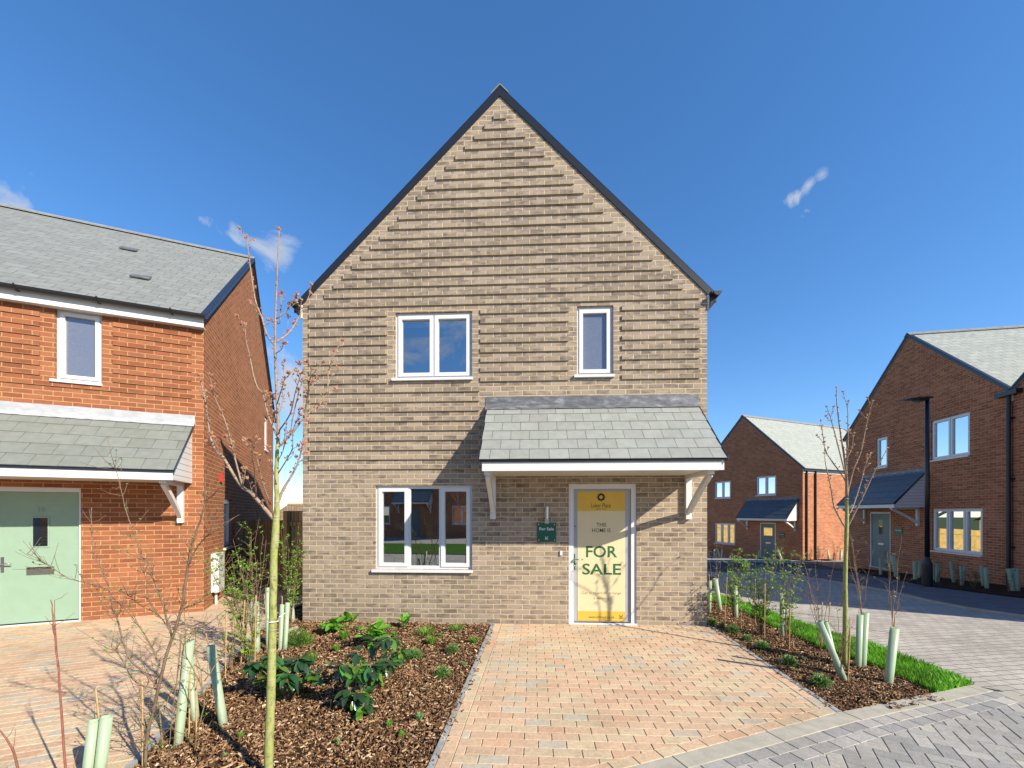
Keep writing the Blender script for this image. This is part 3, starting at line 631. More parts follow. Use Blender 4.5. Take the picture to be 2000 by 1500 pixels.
# front door
dx0, dx1, dz0, dz1 = dR
fb = MB(); fw = .075
for a in ((dx0, dx0 + fw, 0.002, dz1), (dx1 - fw, dx1, 0.002, dz1), (dx0 + fw, dx1 - fw, dz1 - fw, dz1)): fb.box(mh.F, a[0], a[1], .02, .09, a[2], a[3])
fb.box(mh.F, dx0 - .004, dx1 + .004, -.03, .02, 0.003, .028)
df = fb.build('door_frame', M_WHITE, mh.root)
lb = MB(); lx0, lx1 = dx0 + fw + .004, dx1 - fw - .004; lb.box(mh.F, lx0, lx1, .05, .085, .045, dz1 - fw - .004)
lb2 = MB(); lb2.box(mh.F, lx0 - .003, lx1 + .003, .046, .0495, .03, .045)
door = lb.build('door', M_GREYDOOR, mh.root); lb2.build('threshold', M_STEEL, door)
pq = lambda px, py: mh.px(px, py, .047)
px0, pzt = pq(1128, 960); px1, pzb = pq(1221, 1213)
pb = MB(); pn0, pn1 = .046, .0495; zb1 = pq(1170, 998)[1]; zb2 = pq(1170, 1194)[1]
pb.box(mh.F, px0, px1, pn0, pn1, zb2, zb1); pb.build('poster', M_POST, door)
pb = MB(); pb.box(mh.F, px0, px1, pn0, pn1, zb1 + .0005, pzt); pb.build('poster_band', M_YEL, door); pb = MB(); pb.box(mh.F, px0, px1, pn0, pn1, max(pzb, .05), zb2 - .0005); pb.build('poster_band', M_YEL, door)
def put(mb, s_, x0, y0, x1, y1, bold=0, rot=0):
    a = pq(x0, y0); b = pq(x1, y1); letters(mb, mh.F, s_, a[0], b[0], b[1], a[1], .0455, bold, rot)
ink = MB(); put(ink, 'THIS', 1165, 1021, 1184, 1028.5, .006); put(ink, 'HOME IS', 1156.5, 1032, 1192.5, 1039.5, .006); put(ink, 'Luker Place', 1155, 983, 1193, 991, .004); put(ink, 'NYETIMBER', 0, 0, 1, 1) if False else None
put(ink, 'www.kinsted.co.uk', 1149, 1202, 1200, 1208, 0)
ink.build('lettering', M_INK, door); ink = MB()
put(ink, 'K', 1209, 1200, 1217, 1206, .01, 1)
ink.box(mh.F, pq(1209, 1207)[0], pq(1217, 1207)[0], .0450, .0456, pq(0 + 1210, 1208.5)[1], pq(1210, 1207.4)[1])
ink.build('logo_mark', M_INK, door); ink = MB()
cxp, czp = pq(1174, 971)
for ringi, (r0, r1, nn, w_) in enumerate(((.018, .073, 8, .017), (.03, .066, 8, .010))):
    for i in range(nn):
        an = 2 * math.pi * (i + .5 * ringi) / nn; c_, s_ = math.cos(an), math.sin(an); pts = []
        for (t, w2) in ((r0, 0), (r0 + (r1 - r0) * .45, w_), (r1, 0), (r0 + (r1 - r0) * .45, -w_)):
            pts.append(mh.F.p(cxp + c_ * t - s_ * w2, .0455, czp + s_ * t + c_ * w2))
        ink.face(pts)
ink.build('flower_emblem', M_INK, door)
ol = MB(); put(ol, 'Get in touch to arrange', 1136, 1155, 1213, 1162.5); put(ol, 'a viewing', 1159, 1165.5, 1190, 1172.5); ol.build('small_lettering', M_BRONZEINK, door); ol = MB(); put(ol, 'BERSTED', 1164, 992.6, 1184, 995.6); ol.build('small_lettering', M_BRONZEINK, door)
gi = MB(); put(gi, 'FOR', 1144.5, 1066, 1205.5, 1089, .018); put(gi, 'SALE', 1137, 1100.5, 1213, 1123, .018); gi.build('large_lettering', M_GREENINK, door)
hb = MB(); hx, hz = pq(1121, 1097); hb.box(mh.F, hx - .018, hx + .018, .040, .0498, hz - .12, hz + .12); hb.build('handle_plate', M_GREENINK, door)
hb = MB(); hb.tube([mh.F.p(hx, .04, hz + .04), mh.F.p(hx, -.01, hz + .04), mh.F.p(hx + .02, -.018, hz + .04), mh.F.p(hx + .13, -.018, hz + .04)], .010, 8)
hb.build('handle', M_CHROME, door, True); hb = MB(); hb.tube([mh.F.p(hx, .04, hz - .06), mh.F.p(hx, .02, hz - .06)], .014, 8); hb.build('lock', M_CHROME, door, True)
kb = MB(); kx, kz = pq(1123, 1028); kb.tube([mh.F.p(kx, .049, kz), mh.F.p(kx, .044, kz)], .011, 10); kb.build('spyhole', M_BLACK, door)
# wall light, bell
lm = MB(); sx, sz = mh.px(1068, 1015); lm.box(mh.F, sx - .032, sx + .032, -.03, -.001, sz - .06, sz + .01); lm.tube([mh.F.p(sx, -.06, sz + .2), mh.F.p(sx, -.06, sz + .005)], .028, 14); lm.box(mh.F, sx - .02, sx + .02, -.06, -.03, sz + .06, sz + .09)
lm.build('wall_light', M_STEEL, mh.root, False)
bl = MB(); sx, sz = mh.px(1096, 1080); bl.box(mh.F, sx - .018, sx + .018, -.022, -.001, sz - .035, sz + .035); bl.build('doorbell', M_WHITE, mh.root)
# For Sale sign beside the door
sg0 = mh.px(1049, 1058); sg1 = mh.px(1086, 1021)
sgx, sgz = (sg0[0] + sg1[0]) / 2, (sg0[1] + sg1[1]) / 2
sroot = empty('sale_sign', mh.o + mh.d * sgx + Vector((0, 0, sgz)), mh.root.rotation_euler.z, label='square dark green For Sale sign screwed to the brown brick wall beside the door', cat='sign')
m = MB(); hwid = (sg1[0] - sg0[0]) / 2; m.box(WF, -hwid, hwid, -.016, -.003, -hwid, hwid); m.build('panel', M_SIGNG, sroot)
m = MB(); letters(m, WF, 'For Sale', -hwid * .75, hwid * .75, hwid * .2, hwid * .52, -.0165, .02); m.build('lettering', M_WHITE, sroot); m = MB(); letters(m, WF, 'K', -.022, .022, -hwid * .68, -hwid * .4, -.0165, .02, 1); m.box(WF, -.024, .024, -.0168, -.0163, -hwid * .78, -hwid * .74); m.build('logo_mark', M_WHITE, sroot)
for a in (-1, 1):
    for b in (-1, 1): m = MB(); m.tube([Vector((a * hwid * .83, -.016, b * hwid * .83)), Vector((a * hwid * .83, -.021, b * hwid * .83))], .008, 8); m.build('screw', M_WHITE, sroot)

# ================================================================== LEFT HOUSE
dL = Vector((.9186, .395, 0)); LW = 9.0
oL = Vector((-5.34, 7.09, 0)) - dL * LW
lh = House('red_brick_house', 'orange red brick house with mint green door at the left edge of the photo', (oL.x, oL.y), (dL.x, dL.y), 0, LW, 8.6)
LE, LA = 5.16, 8.55
dRl = lh.rect(-60, 948, 158, 1218)
# keep the door a true metre wide
dRl = (dRl[1] - 1.03, dRl[1], -.005, lh.px(157, 953)[1])
wUl = lh.rect(108, 607, 199, 745); wS1 = lh.rect(437, 975, 450, 1068, 'r'); wS2 = lh.rect(517, 815, 524, 880, 'r')
wS1 = (wS1[0], wS1[0] + .65, wS1[2], wS1[3]); wS2 = (wS2[0] , wS2[0] + .6, wS2[2], wS2[3])
wall = MB(); wall_plane(wall, lh.F, LW, lambda x: LE, [], [dRl, wUl])
kl = (LA - LE) / (lh.D / 2); topl = lambda x: LE + kl * min(x, lh.D - x)
wall_plane(wall, lh.Rr, lh.D, topl, [lh.D / 2], [wS1, wS2]); wall_plane(wall, lh.L, lh.D, topl, [lh.D / 2], []); wall_plane(wall, lh.B, LW, lambda x: LE, [], [])
z = lh.px(300, 772)[1]; z = round(z / .075) * .075
while z < LE - .28:
    segs = [(.3, LW - .165)]
    if z > wUl[2] - .1: segs = cut(segs, wUl[0] - .17, wUl[1] + .14)
    courses(wall, lh.F, z, segs, .018); z += .15
wall.build('wall', M_RED, lh.root)
window(lh.root, lh.F, wUl, 1, M_FROST); window(lh.root, lh.Rr, wS1, 1, M_GLASSD); window(lh.root, lh.Rr, wS2, 1, M_GLASSD)
roof(lh, False, LE, LA, ov=.14, vo=.07, verge=M_DKBLUE, th=.05, vd=.4)
f = MB(); f.box(lh.F, 0, LW + .03, -.125, -.105, LE - .285, LE - .13); f.box(lh.F, 0, LW + .029, -.104, -.004, LE - .283, LE - .268); f.build('fascia', M_FASCIA, lh.root)
gutter(lh.root, (-.1, -.19, LE - .10), (LW + .07, -.19, LE - .10), (0, -1, 0), .058, 10)
for (px_, py_) in ((250, 487), (273, 542)):        # two roof vents
    m = MB(); n_ = Vector(((px_ - CX) / F, 1, (CY - py_) / F)); o_ = Vector((0, 0, H)); slopeN = (Vector((0, 0, 1)) - lh.n * kl).normalized(); p0 = lh.o + Vector((0, 0, LE + .06))
    t = (p0 - o_).dot(slopeN) / n_.dot(slopeN); q = o_ + n_ * t - lh.o; a, b = q.dot(lh.d), q.dot(lh.n)
    sl = Vector((0, 1, kl)).normalized(); nn_ = Vector((0, -kl, 1)).normalized(); c0 = Vector((a - .14, b, LE + kl * b)) + nn_ * .045
    m.prism([c0, c0 + Vector((.28, 0, 0)), c0 + Vector((.28, 0, 0)) + sl * .19, c0 + sl * .19], nn_ * .02); m.build('roof_vent', M_LEAD, lh.root)
a1, zt1 = lh.px(380, 829); a2, z2 = lh.px(337, 918, -.95)
canopy(lh.root, lh.F, a1 - 3.4, (a1 + a2) / 2, zt1, -.95, z2, .15, (lh.px(351, 990)[0] - .02, (a1 - 3.1)), lh.px(360, 1021)[1], rows=5, wd=.30, cols=(.225, .24, .215), ztrim=M_DKBLUE, lead_=M_LEADW, seed=8)
dx0, dx1, dz0, dz1 = dRl; fb = MB()
for a in ((dx0, dx0 + .06, .002, dz1), (dx1 - .03, dx1, .002, dz1), (dx0 + .06, dx1 - .03, dz1 - .07, dz1)): fb.box(lh.F, a[0], a[1], .02, .09, a[2], a[3])
fb.box(lh.F, dx0 - .004, dx1 + .004, -.03, .02, .003, .028); fb.build('door_frame', M_WHITE, lh.root)
lb = MB(); lb.box(lh.F, dx0 + .064, dx1 - .034, .05, .085, .04, dz1 - .074); door = lb.build('door', M_MINT, lh.root)
lq = lambda px, py: lh.px(px, py, .048)
a, zt_ = lq(61, 1009); b, zb_ = lq(97, 1069); m = MB()
for q in ((a, b, zt_ - .02, zt_), (a, b, zb_, zb_ + .02), (a, a + .02, zb_ + .02, zt_ - .02), (b - .02, b, zb_ + .02, zt_ - .02)): m.box(lh.F, q[0], q[1], .042, .0498, q[2], q[3])
m.build('window_trim', M_MINT, door); m = MB(); m.box(lh.F, a + .0205, b - .0205, .046, .0497, zb_ + .0205, zt_ - .0205); m.build('door_pane', M_GLASSD, door)
m = MB(); a, zt_ = lq(52, 1108); b, zb_ = lq(106, 1121); m.box(lh.F, a, b, .042, .0498, zb_, zt_); m.build('letter_box', M_STEEL, door)
m = MB(); a, zt_ = lq(52, 1108); m.box(lh.F, a + .01, b - .01, .0405, .0418, zt_ - .03, zt_ - .004); m.build('letter_flap', M_BLACK, door)
m = MB(); a, zt_ = lq(5, 1088); zb_ = lq(5, 1118)[1]; m.box(lh.F, a - .018, a + .018, .042, .0498, zb_, zt_); m.build('handle_plate', M_STEEL, door)
m = MB(); zc = lq(5, 1101)[1]; m.tube([lh.F.p(a, .042, zc), lh.F.p(a, -.005, zc), lh.F.p(a + .12, -.01, zc)], .010, 8); m.build('handle', M_CHROME, door, True)
m = MB(); a, zt_ = lq(75, 989); b, zb_ = lq(88, 999); letters(m, lh.F, '10', a, b, zb_, zt_, .0485, .01); m.build('door_number', M_STEEL, door)
# meter box, alarm, waste pipe and bin on the side wall
m = MB(); a, zt_ = lh.px(412, 1082, 0, 'r'); b, zb_ = lh.px(432, 1145, 0, 'r'); m.box(lh.Rr, a, a + .42, -.12, -.002, zb_, zt_); m.tube([lh.Rr.p(a + .12, -.05, zb_), lh.Rr.p(a + .12, -.05, .0)], .022, 10); m.build('meter_box', M_WHITE, lh.root)
m = MB(); a, zt_ = lh.px(429, 925, 0, 'r'); m.box(lh.Rr, a, a + .09, -.05, -.002, zt_ - .16, zt_); m.build('alarm_box', M_REDBOX, lh.root)
m = MB(); a, zt_ = lh.px(455, 1065, 0, 'r'); m.box(lh.Rr, a, a + .35, -.25, -.002, zt_ - .28, zt_); m.box(lh.Rr, a, a + .34, -.249, -.03, zt_ - .33, zt_ - .281); m.build('hose_box', M_BLACK, lh.root)

# ================================================================== HOUSES ON THE RIGHT
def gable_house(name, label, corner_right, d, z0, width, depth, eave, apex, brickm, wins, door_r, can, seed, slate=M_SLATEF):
    d = Vector((d[0], d[1], 0)).normalized(); o = Vector((corner_right[0], corner_right[1], 0)) - d * width
    h = House(name, label, (o.x, o.y), (d.x, d.y), z0, width, depth); k = (apex - eave) / (width / 2); tf = lambda x: eave + k * min(x, width - x)
    rs = [h.rect(*w[:4]) for w in wins]; holes = list(rs); dr = None
    if door_r: q = h.rect(*door_r); dr = (q[0], q[1], -.005 + (q[2] if q[2] > 0 else 0), q[3]); holes.append(dr)
    wl = MB(); wall_plane(wl, h.F, width, tf, [width / 2], holes, -.8); wall_plane(wl, h.L, depth, lambda x: eave, [], [], -.8); wall_plane(wl, h.Rr, depth, lambda x: eave, [], [], -.8); wall_plane(wl, h.B, width, tf, [width / 2], [], -.8)
    z = 2.4
    while z < apex - .4:
        a = .12 if z < eave - .1 else (z + .06 - eave) / k + .3; segs = [(a, width - a)]
        for w in holes:
            if z + .07 > w[2] - .1 and z < w[3] + .05: segs = cut(segs, w[0] - .12, w[1] + .12)
        if can and z < can[2] + .3: segs = cut(segs, can[0] - .2, can[1] + .2)
        if b_ok(segs): courses(wl, h.F, z, segs, .012)
        z += .15
    wl.build('wall', brickm, h.root)
    for r, w in zip(rs, wins): window(h.root, h.F, r, w[4], w[5])
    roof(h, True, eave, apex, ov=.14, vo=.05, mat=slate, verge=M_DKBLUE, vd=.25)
    for sg in (-1, 1):
        gx = -.13 if sg < 0 else width + .13; gutter(h.root, (gx, -.08, eave - .09), (gx, depth, eave - .09), (sg, 0, 0), .06, 0)
        f = MB(); X0 = -.028 if sg < 0 else width + .004; f.box(h.F, X0, X0 + .024, 0, depth, eave - .32, eave - .06); f.build('fascia', M_FASCIA, h.root)
    if dr:
        fb = MB(); c0 = dr[2] + .01
        for a in ((dr[0], dr[0] + .06, c0, dr[3]), (dr[1] - .06, dr[1], c0, dr[3]), (dr[0] + .06, dr[1] - .06, dr[3] - .06, dr[3])): fb.box(h.F, a[0], a[1], .02, .09, a[2], a[3])
        fb.box(h.F, dr[0], dr[1], -.03, .02, c0, c0 + .03); fb.build('door_frame', M_WHITE, h.root)
        lb = MB(); lb.box(h.F, dr[0] + .063, dr[1] - .063, .05, .085, c0 + .03, dr[3] - .063); dd = lb.build('door', M_SAGE, h.root); mid = (dr[0] + dr[1]) / 2; hh = dr[3] - dr[2]
        m = MB(); gw = .11 if seed == 1 else .26; m.box(h.F, mid - gw, mid + gw, .044, .0498, dr[3] - .85 if seed == 1 else dr[3] - .75, dr[3] - .3); m.build('door_pane', M_GLASSR, dd)
        m = MB(); m.box(h.F, mid - .15, mid + .15, .044, .0498, dr[2] + hh * .42, dr[2] + hh * .42 + .07); m.build('letter_box', M_STEEL, dd)
    if can: canopy(h.root, h.F, can[0], can[1], can[2], -.95, can[3], .12, can[4], can[5], rows=5, wd=.28, cols=(.11, .125, .14), ztrim=M_DKBLUE, seed=11 + seed)
    return h
def b_ok(s): return all(y > x for x, y in s) and len(s) > 0
def can_from(h, xt0, yt0, xt1, yt1, xb, yb, brk, bb):
    return None
# right house: its gable looks left, across the road
dRt = Vector((-140, -800, 0)).normalized()
probe = House('probe', 'x', (13.17 - dRt.x * 6.9, 10.8 - dRt.y * 6.9), (dRt.x, dRt.y), -.42, 6.9, 9)
ct = probe.px(1653, 965)[0]; 
cA = probe.px(1669, 935); cB = probe.px(1802, 921); cL = probe.px(1618, 996, -.95); cR_ = probe.px(1745, 983, -.95)
canR = ((cA[0] + cL[0]) / 2 if False else cR_[0] - 3.1, cR_[0], cB[1], cR_[1] + .0, (probe.px(1795, 1000)[0] - .05, cR_[0] - 3.0), probe.px(1795, 1027)[1])
bpy.data.objects.remove(probe.root)
rh = gable_house('red_gable_house', 'dark red brick gable house behind the tall black street lamp, at the right', (13.17, 10.8), dRt, -.42, 6.9, 9, 5.39, 8.30, M_DRED,
                 [(1711, 854, 1733, 913, 1, M_GLASSR), (1818, 813, 1894, 894, 2, M_GLASSR), (1820, 993, 1919, 1080, 3, M_GLASSR)], (1698, 1000, 1739, 1110), canR, 1)
m = MB(); m.tube([rh.F.p(6.9 + .0, -.07, 5.2), rh.F.p(6.9, -.07, 4.9), rh.F.p(6.9, -.07, 0)], .045, 10); m.box(rh.F, 6.62, 7.2, -.16, -.01, 5.22, 5.34)
for zz in (1.2, 3.0, 4.6): m.box(rh.F, 6.9, 7.0, -.03, -.001, zz, zz + .05)
m.build('downpipe', M_BLACK, rh.root)
nh = gable_house('red_end_house', 'dark red brick house right of the black downpipe, cut by the photo edge', (13.17 + dRt.x * 7.25, 10.8 + dRt.y * 7.25), dRt, -.42, 7.2, 9, 5.39, 8.5, M_DRED, [], None, None, 2)
# far house
dFr = Vector((330, -800, 0)).normalized()
probe = House('probe', 'x', (15.76 - dFr.x * 7.2, 22.2 - dFr.y * 7.2), (dFr.x, dFr.y), -.98, 7.2, 10)
cR_ = probe.px(1537, 1014, -.95); cB = probe.px(1559, 975); canF = (cR_[0] - 3.1, cR_[0], cB[1], cR_[1] + .05, (probe.px(1552, 1000)[0], probe.px(1459, 1020)[0]), probe.px(1553, 1037)[1])
bpy.data.objects.remove(probe.root)
fh = gable_house('far_gable_house', 'red brick gable house with a sunlit side wall at the far end of the road', (15.76, 22.2), dFr, -.98, 7.2, 10, 5.18, 8.72, M_DRED,
                 [(1396, 940, 1427, 973, 2, M_GLASSR), (1477, 930, 1516, 967, 2, M_GLASSR), (1396, 1022, 1436, 1062, 3, M_GLASSR)], (1484, 1021, 1515, 1092), canF, 3)
for a in (.25, 1.0):
    m = MB(); m.tube([fh.Rr.p(a, -.06, 5.0), fh.Rr.p(a, -.06, -.1)], .045, 8); m.build('downpipe', M_BLACK, fh.root)

# small green For Sale sign by the far doors
def small_sign(h, px0, py0, px1, py1, label):
    a = h.px(px0, py1); b = h.px(px1, py0); cx_, cz_ = (a[0] + b[0]) / 2, (a[1] + b[1]) / 2; w = abs(b[0] - a[0]) / 2; hh = abs(b[1] - a[1]) / 2
    r = empty('sale_sign', h.o + h.d * cx_ + Vector((0, 0, cz_)), h.root.rotation_euler.z, label=label, cat='sign')
    m = MB(); m.box(WF, -w, w, -.016, -.003, -hh, hh); m.build('panel', M_SIGNG, r); m = MB(); letters(m, WF, 'For Sale', -w * .75, w * .75, hh * .15, hh * .5, -.0165, .02); m.build('lettering', M_WHITE, r)
small_sign(rh, 1748, 1030, 1763, 1047, 'small green For Sale sign on the dark red house behind the street lamp')
small_sign(fh, 1523, 1040, 1532, 1051, 'small green sign beside the door of the far house with the sunlit side wall')

# bungalow roof beyond the side gate
bo = empty('bungalow', (-26, 44, -1.2), 0, label='far bungalow with brown tiled roof showing over the side gate', cat='house')
m = MB(); m.box(WF, 0, 16, 0, 8, 0, 2.2); m.build('wall', M_BUFF, bo); m = MB()
for (y0, y1, s_) in ((-.4, 4, 1), (8.4, 4, -1)):
    q = [(-.3, y0, 2.1), (16.3, y0, 2.1), (16.3, y1, 3.85), (-.3, y1, 3.85)]; m.face(q, [(0, 0), (16, 0), (16, 4.7), (0, 4.7)])
m.build('roof', M_TILES, bo); m = MB()
for i in range(36): m.prism([(-.3 + i * .46, 3.82, 3.86), (-.3 + i * .46 + .44, 3.82, 3.86), (-.3 + i * .46 + .44, 4, 4.0), (-.3 + i * .46, 4, 4.0)], (0, .18, 0))
m.build('ridge_tiles', simple('orange_ridge', (.5, .28, .08), .8), bo)

# side fence and gate between the houses
def fence(name, label, p0, p1, z0, z1, mat, cat='fence', posts=2, th=.03, postmat=None, capz=.0):
    p0, p1 = Vector(p0), Vector(p1); d = (p1 - p0); ln = d.length; d.normalize(); r = empty(name, (p0.x, p0.y, z0), math.atan2(d.y, d.x), label=label, cat=cat)
    m = MB(); m.box(WF, 0, ln, 0, th, 0, z1 - z0); m.box(WF, 0, ln, -.035, -.001, .25, .33); m.box(WF, 0, ln, -.035, -.001, (z1 - z0) - .3, (z1 - z0) - .22); m.build('boards', mat, r)
    for i in range(posts):
        x = ln * i / (posts - 1); m = MB(); m.box(WF, x - .05, x + .05, -.11, -.036, 0, z1 - z0 + capz); m.build('post', postmat or M_TIMBER, r)
    return r
gY = 9.0
fA = P3(486, 1016, 9.6); fB = P3(566, 1014, 8.9)
fence('timber_gate', 'tall close-boarded timber gate between the red and the brown brick house', (fA.x, fA.y, 0), (fB.x, fB.y, 0), -.02, fA.z, M_BOARDS, 'gate', 2)
fC = P3(566, 998, 8.3); fD = P3(604, 998, 8.1)
fence('timber_fence', 'narrow taller timber fence panel beside the brown brick house wall', (fC.x, fC.y, 0), (fD.x, fD.y, 0), -.02, fC.z, M_BOARDS, 'fence', 2)
fence('garden_fence', 'new yellow timber fence reflected in the lower windows of the far houses', (3.2, 14.0, 0), (7.0, 33.0, 0), -1.2, .75, M_TIMBERY, 'fence', 9)

# ================================================================== GROUND
ground = sheet('ground', [(-160, -60), (160, -60), (160, 200), (-160, 200)], -.12, M_EARTH, 4.0)
KB = [(1242, 1498), (1631, 1395.5), (1717, 1377), (1810, 1358), (1900, 1339)]       # inner edge of the pale kerb band
kb = Gp(KB); v0 = Vector(kb[0]) - Vector(kb[1]); v0 = v0.normalized(); kb = [tuple(Vector(kb[0]) + v0 * 6)] + kb
def offset_line(pts, d):
    r = []
    for i, p in enumerate(pts):
        a = Vector(pts[max(i - 1, 0)]); b = Vector(pts[min(i + 1, len(pts) - 1)]); t = (b - a).normalized(); n_ = Vector((-t.y, t.x)); r.append((p[0] + n_.x * d, p[1] + n_.y * d))
    return r
def band(name, pts, d0, d1, z, mat, seg=None, h=.05, pal=None, kind='structure'):
    """a run of kerb stones between two offsets of a line"""
    mb = MB(); P = [Vector(p) for p in pts]; acc = []; seg = seg or .9
    for a, b in zip(P, P[1:]):
        n_ = max(1, round((b - a).length / .1));
        for i in range(n_): acc.append(a.lerp(b, i / n_))
    acc.append(P[-1]); A = offset_line(acc, d0); B = offset_line(acc, d1); st = max(1, round(seg / .1)); gp = .004
    for i in range(0, len(acc) - 1, st):
        e = min(i + st, len(acc) - 1); ia = [Vector(A[j]) for j in range(i, e + 1)]; ib = [Vector(B[j]) for j in range(i, e + 1)]
        dd = (ia[-1] - ia[0]); 
        if dd.length < .01: continue
        dd = dd.normalized() * gp; ia[-1] -= dd; ib[-1] -= dd
        col = None
        if pal: c = pal[R.choices(range(len(pal)), [w for _, w in pal])[0]][0]; v = R.uniform(.93, 1.07); col = tuple(k * v for k in c)
        jz = R.uniform(-.001, .001)
        top = [Vector((p.x, p.y, g(p.x, p.y) + z + jz)) for p in ia] + [Vector((p.x, p.y, g(p.x, p.y) + z + jz)) for p in reversed(ib)]
        cx = sum((t for t in top), Vector()) / len(top); rim = top; tp = [t + (cx - t).normalized() * .004 for t in top]; rim = [t - Vector((0, 0, .004)) for t in top]; bot = [t - Vector((0, 0, h)) for t in top]; n_ = len(top)
        fs = [tuple(range(n_ - 1, -1, -1)) if d1 > d0 else tuple(range(n_))] + [(n_ + i2, n_ + (i2 + 1) % n_, (i2 + 1) % n_, i2) for i2 in range(n_)] + [(2 * n_ + i2, 2 * n_ + (i2 + 1) % n_, n_ + (i2 + 1) % n_, n_ + i2) for i2 in range(n_)]
        mb.idx(tp + rim + bot, fs, col)
    return tag(mb.build(name, mat), kind=kind)
PAL_W = [((.62, .44, .295), 52), ((.60, .475, .315), 30), ((.52, .455, .355), 10), ((.60, .395, .26), 8)]
PAL_G = [((.37, .355, .33), 3), ((.42, .40, .37), 3), ((.33, .32, .305), 2), ((.47, .44, .39), 1)]
kbr = kb
band('kerb', kb, 0, -.147, .012, M_CONC, .9)
# the second pale band heading towards the camera
k2 = Gp([(1900, 1339), (2003, 1378)]); k2.append((k2[1][0] + (k2[1][0] - k2[0][0]) * 12, k2[1][1] + (k2[1][1] - k2[0][1]) * 12))
k2[0] = (k2[0][0] + .02, k2[0][1] - .155)
band('cross_kerb', k2, 0, .147, .012, M_CONC, .6)
# terracotta drive: left edge, right edge, kerb line
dl0 = Vector(Gp([(966, 1219)])[0]); dvd = Vector((54 / 800, 1)).normalized()
dl0 = Vector(G(966, 1219)[:2]); dl1 = Vector(G(857, 1480)[:2]); dr0 = Vector(G(1381, 1223)[:2]); dr1 = Vector(G(1628, 1389)[:2])
ul = (dl1 - dl0).normalized(); ur = (dr1 - dr0).normalized()
wl0 = mh.o + mh.d * 0; 
def at(v, u, t): return (v.x + u.x * t, v.y + u.y * t)
LT = 9.0
def isect(p, u, q, v):
    det = u.x * -v.y + u.y * v.x; w = Vector((q[0] - p[0], q[1] - p[1])); return (w.x * -v.y + w.y * v.x) / det
hdr = offset_line(kb, .10)                         # inner edge of the stretcher course along the kerb
# region of the drive field
bw = .105
drv_ang = math.atan2(mh.d.y, mh.d.x)
rowL = [at(dl0, ul, t) for t in (0, LT)]; rowR = [at(dr0, ur, t) for t in (0, LT)]
lineL = offset_line([rowL[0], rowL[1]], bw); lineR = offset_line([rowR[0], rowR[1]], -bw)
hu = Vector(hdr[1]) - Vector(hdr[0]); hu = Vector(hdr[2]) - Vector(hdr[1]); hu.normalize(); hp = Vector(hdr[2])
uL = Vector(lineL[1]) - Vector(lineL[0]); uR = Vector(lineR[1]) - Vector(lineR[0]); uL.normalize(); uR.normalize()
tl = isect(Vector(lineL[0]), uL, hp, hu); tr = isect(Vector(lineR[0]), uR, hp, hu)
field = [lineL[0], lineR[0], at(Vector(lineR[0]), uR, tr - .0), at(Vector(lineL[0]), uL, min(tl, 8))]
mb = MB(); pave_mesh(mb, field, drv_ang, .208, .1035, .012, PAL_W, origin=(dl0.x, dl0.y)); 
tag(mb.build('driveway', M_PAVE), kind='structure')
sheet('driveway_bedding', [rowL[0], rowR[0], at(dr0, ur, isect(dr0, ur, Vector(kb[2]), hu)), at(dl0, ul, 7.0)], .002, M_SAND, 1)
trr = isect(dr0, ur, Vector(kb[2]), hu)
band('driveway_border', [rowL[0], rowL[1]], .002, bw - .003, .0125, M_PAVE, .2, .04, PAL_W)
band('driveway_border', [rowR[0], at(dr0, ur, trr)], -bw + .003, -.002, .0125, M_PAVE, .2, .04, PAL_W)
hs0 = at(Vector(lineR[0]), uR, tr); 
band('driveway_border', [at(hp, hu, -.02 - 6), tuple(Vector(hs0) + Vector((hu.x, hu.y)) * .04)], -.003, -.097, .0125, M_PAVE, .2, .04, PAL_W)
band('edging', [rowL[0], rowL[1]], -.045, -.001, .016, M_EDGE, .9, .1)
band('edging', [rowR[0], at(dr0, ur, trr)], .001, .045, .016, M_EDGE, .9, .1)
# grey block paving by the kerb: two stretcher rows and a herringbone field
o1 = offset_line(kb, -.15); o2 = offset_line(kb, -.15 - .21); 
band('road_border', kb, -.152, -.254, .010, M_PAVE, .2, .04, PAL_G); band('road_border', [tuple(Vector(kb[0]) + Vector(v0) * -.1)] + kb[1:], -.257, -.36, .010, M_PAVE, .2, .04, PAL_G)
o3 = offset_line(kb, -.363)
reg = [tuple(p) for p in o3 if p[0] < k2[0][0] + 2] + [(k2[1][0] - .02, k2[1][1]), (k2[1][0] - .0, 1.6), (.2, 1.6), o3[0] if o3[0][1] > 1.6 else (-1, 1.6)]
reg = [p for p in o3[1:]] + [(k2[0][0] - .02, o3[-1][1] - .02), (k2[2][0] - .02, 1.5), (-2.0, 1.5)]
mb = MB(); pave_mesh(mb, reg, math.atan2(hu.y, hu.x) + rad(40), .204, .102, .010, PAL_G, 'herring'); tag(mb.build('road', M_PAVE), kind='structure')
sheet('road_bedding', [(-4, 1.0)] + [tuple(p) for p in kb[1:]] + [(k2[0][0] + .3, k2[0][1]), (k2[2][0] + .5, 1.0)], -.004, M_SANDG, 1)

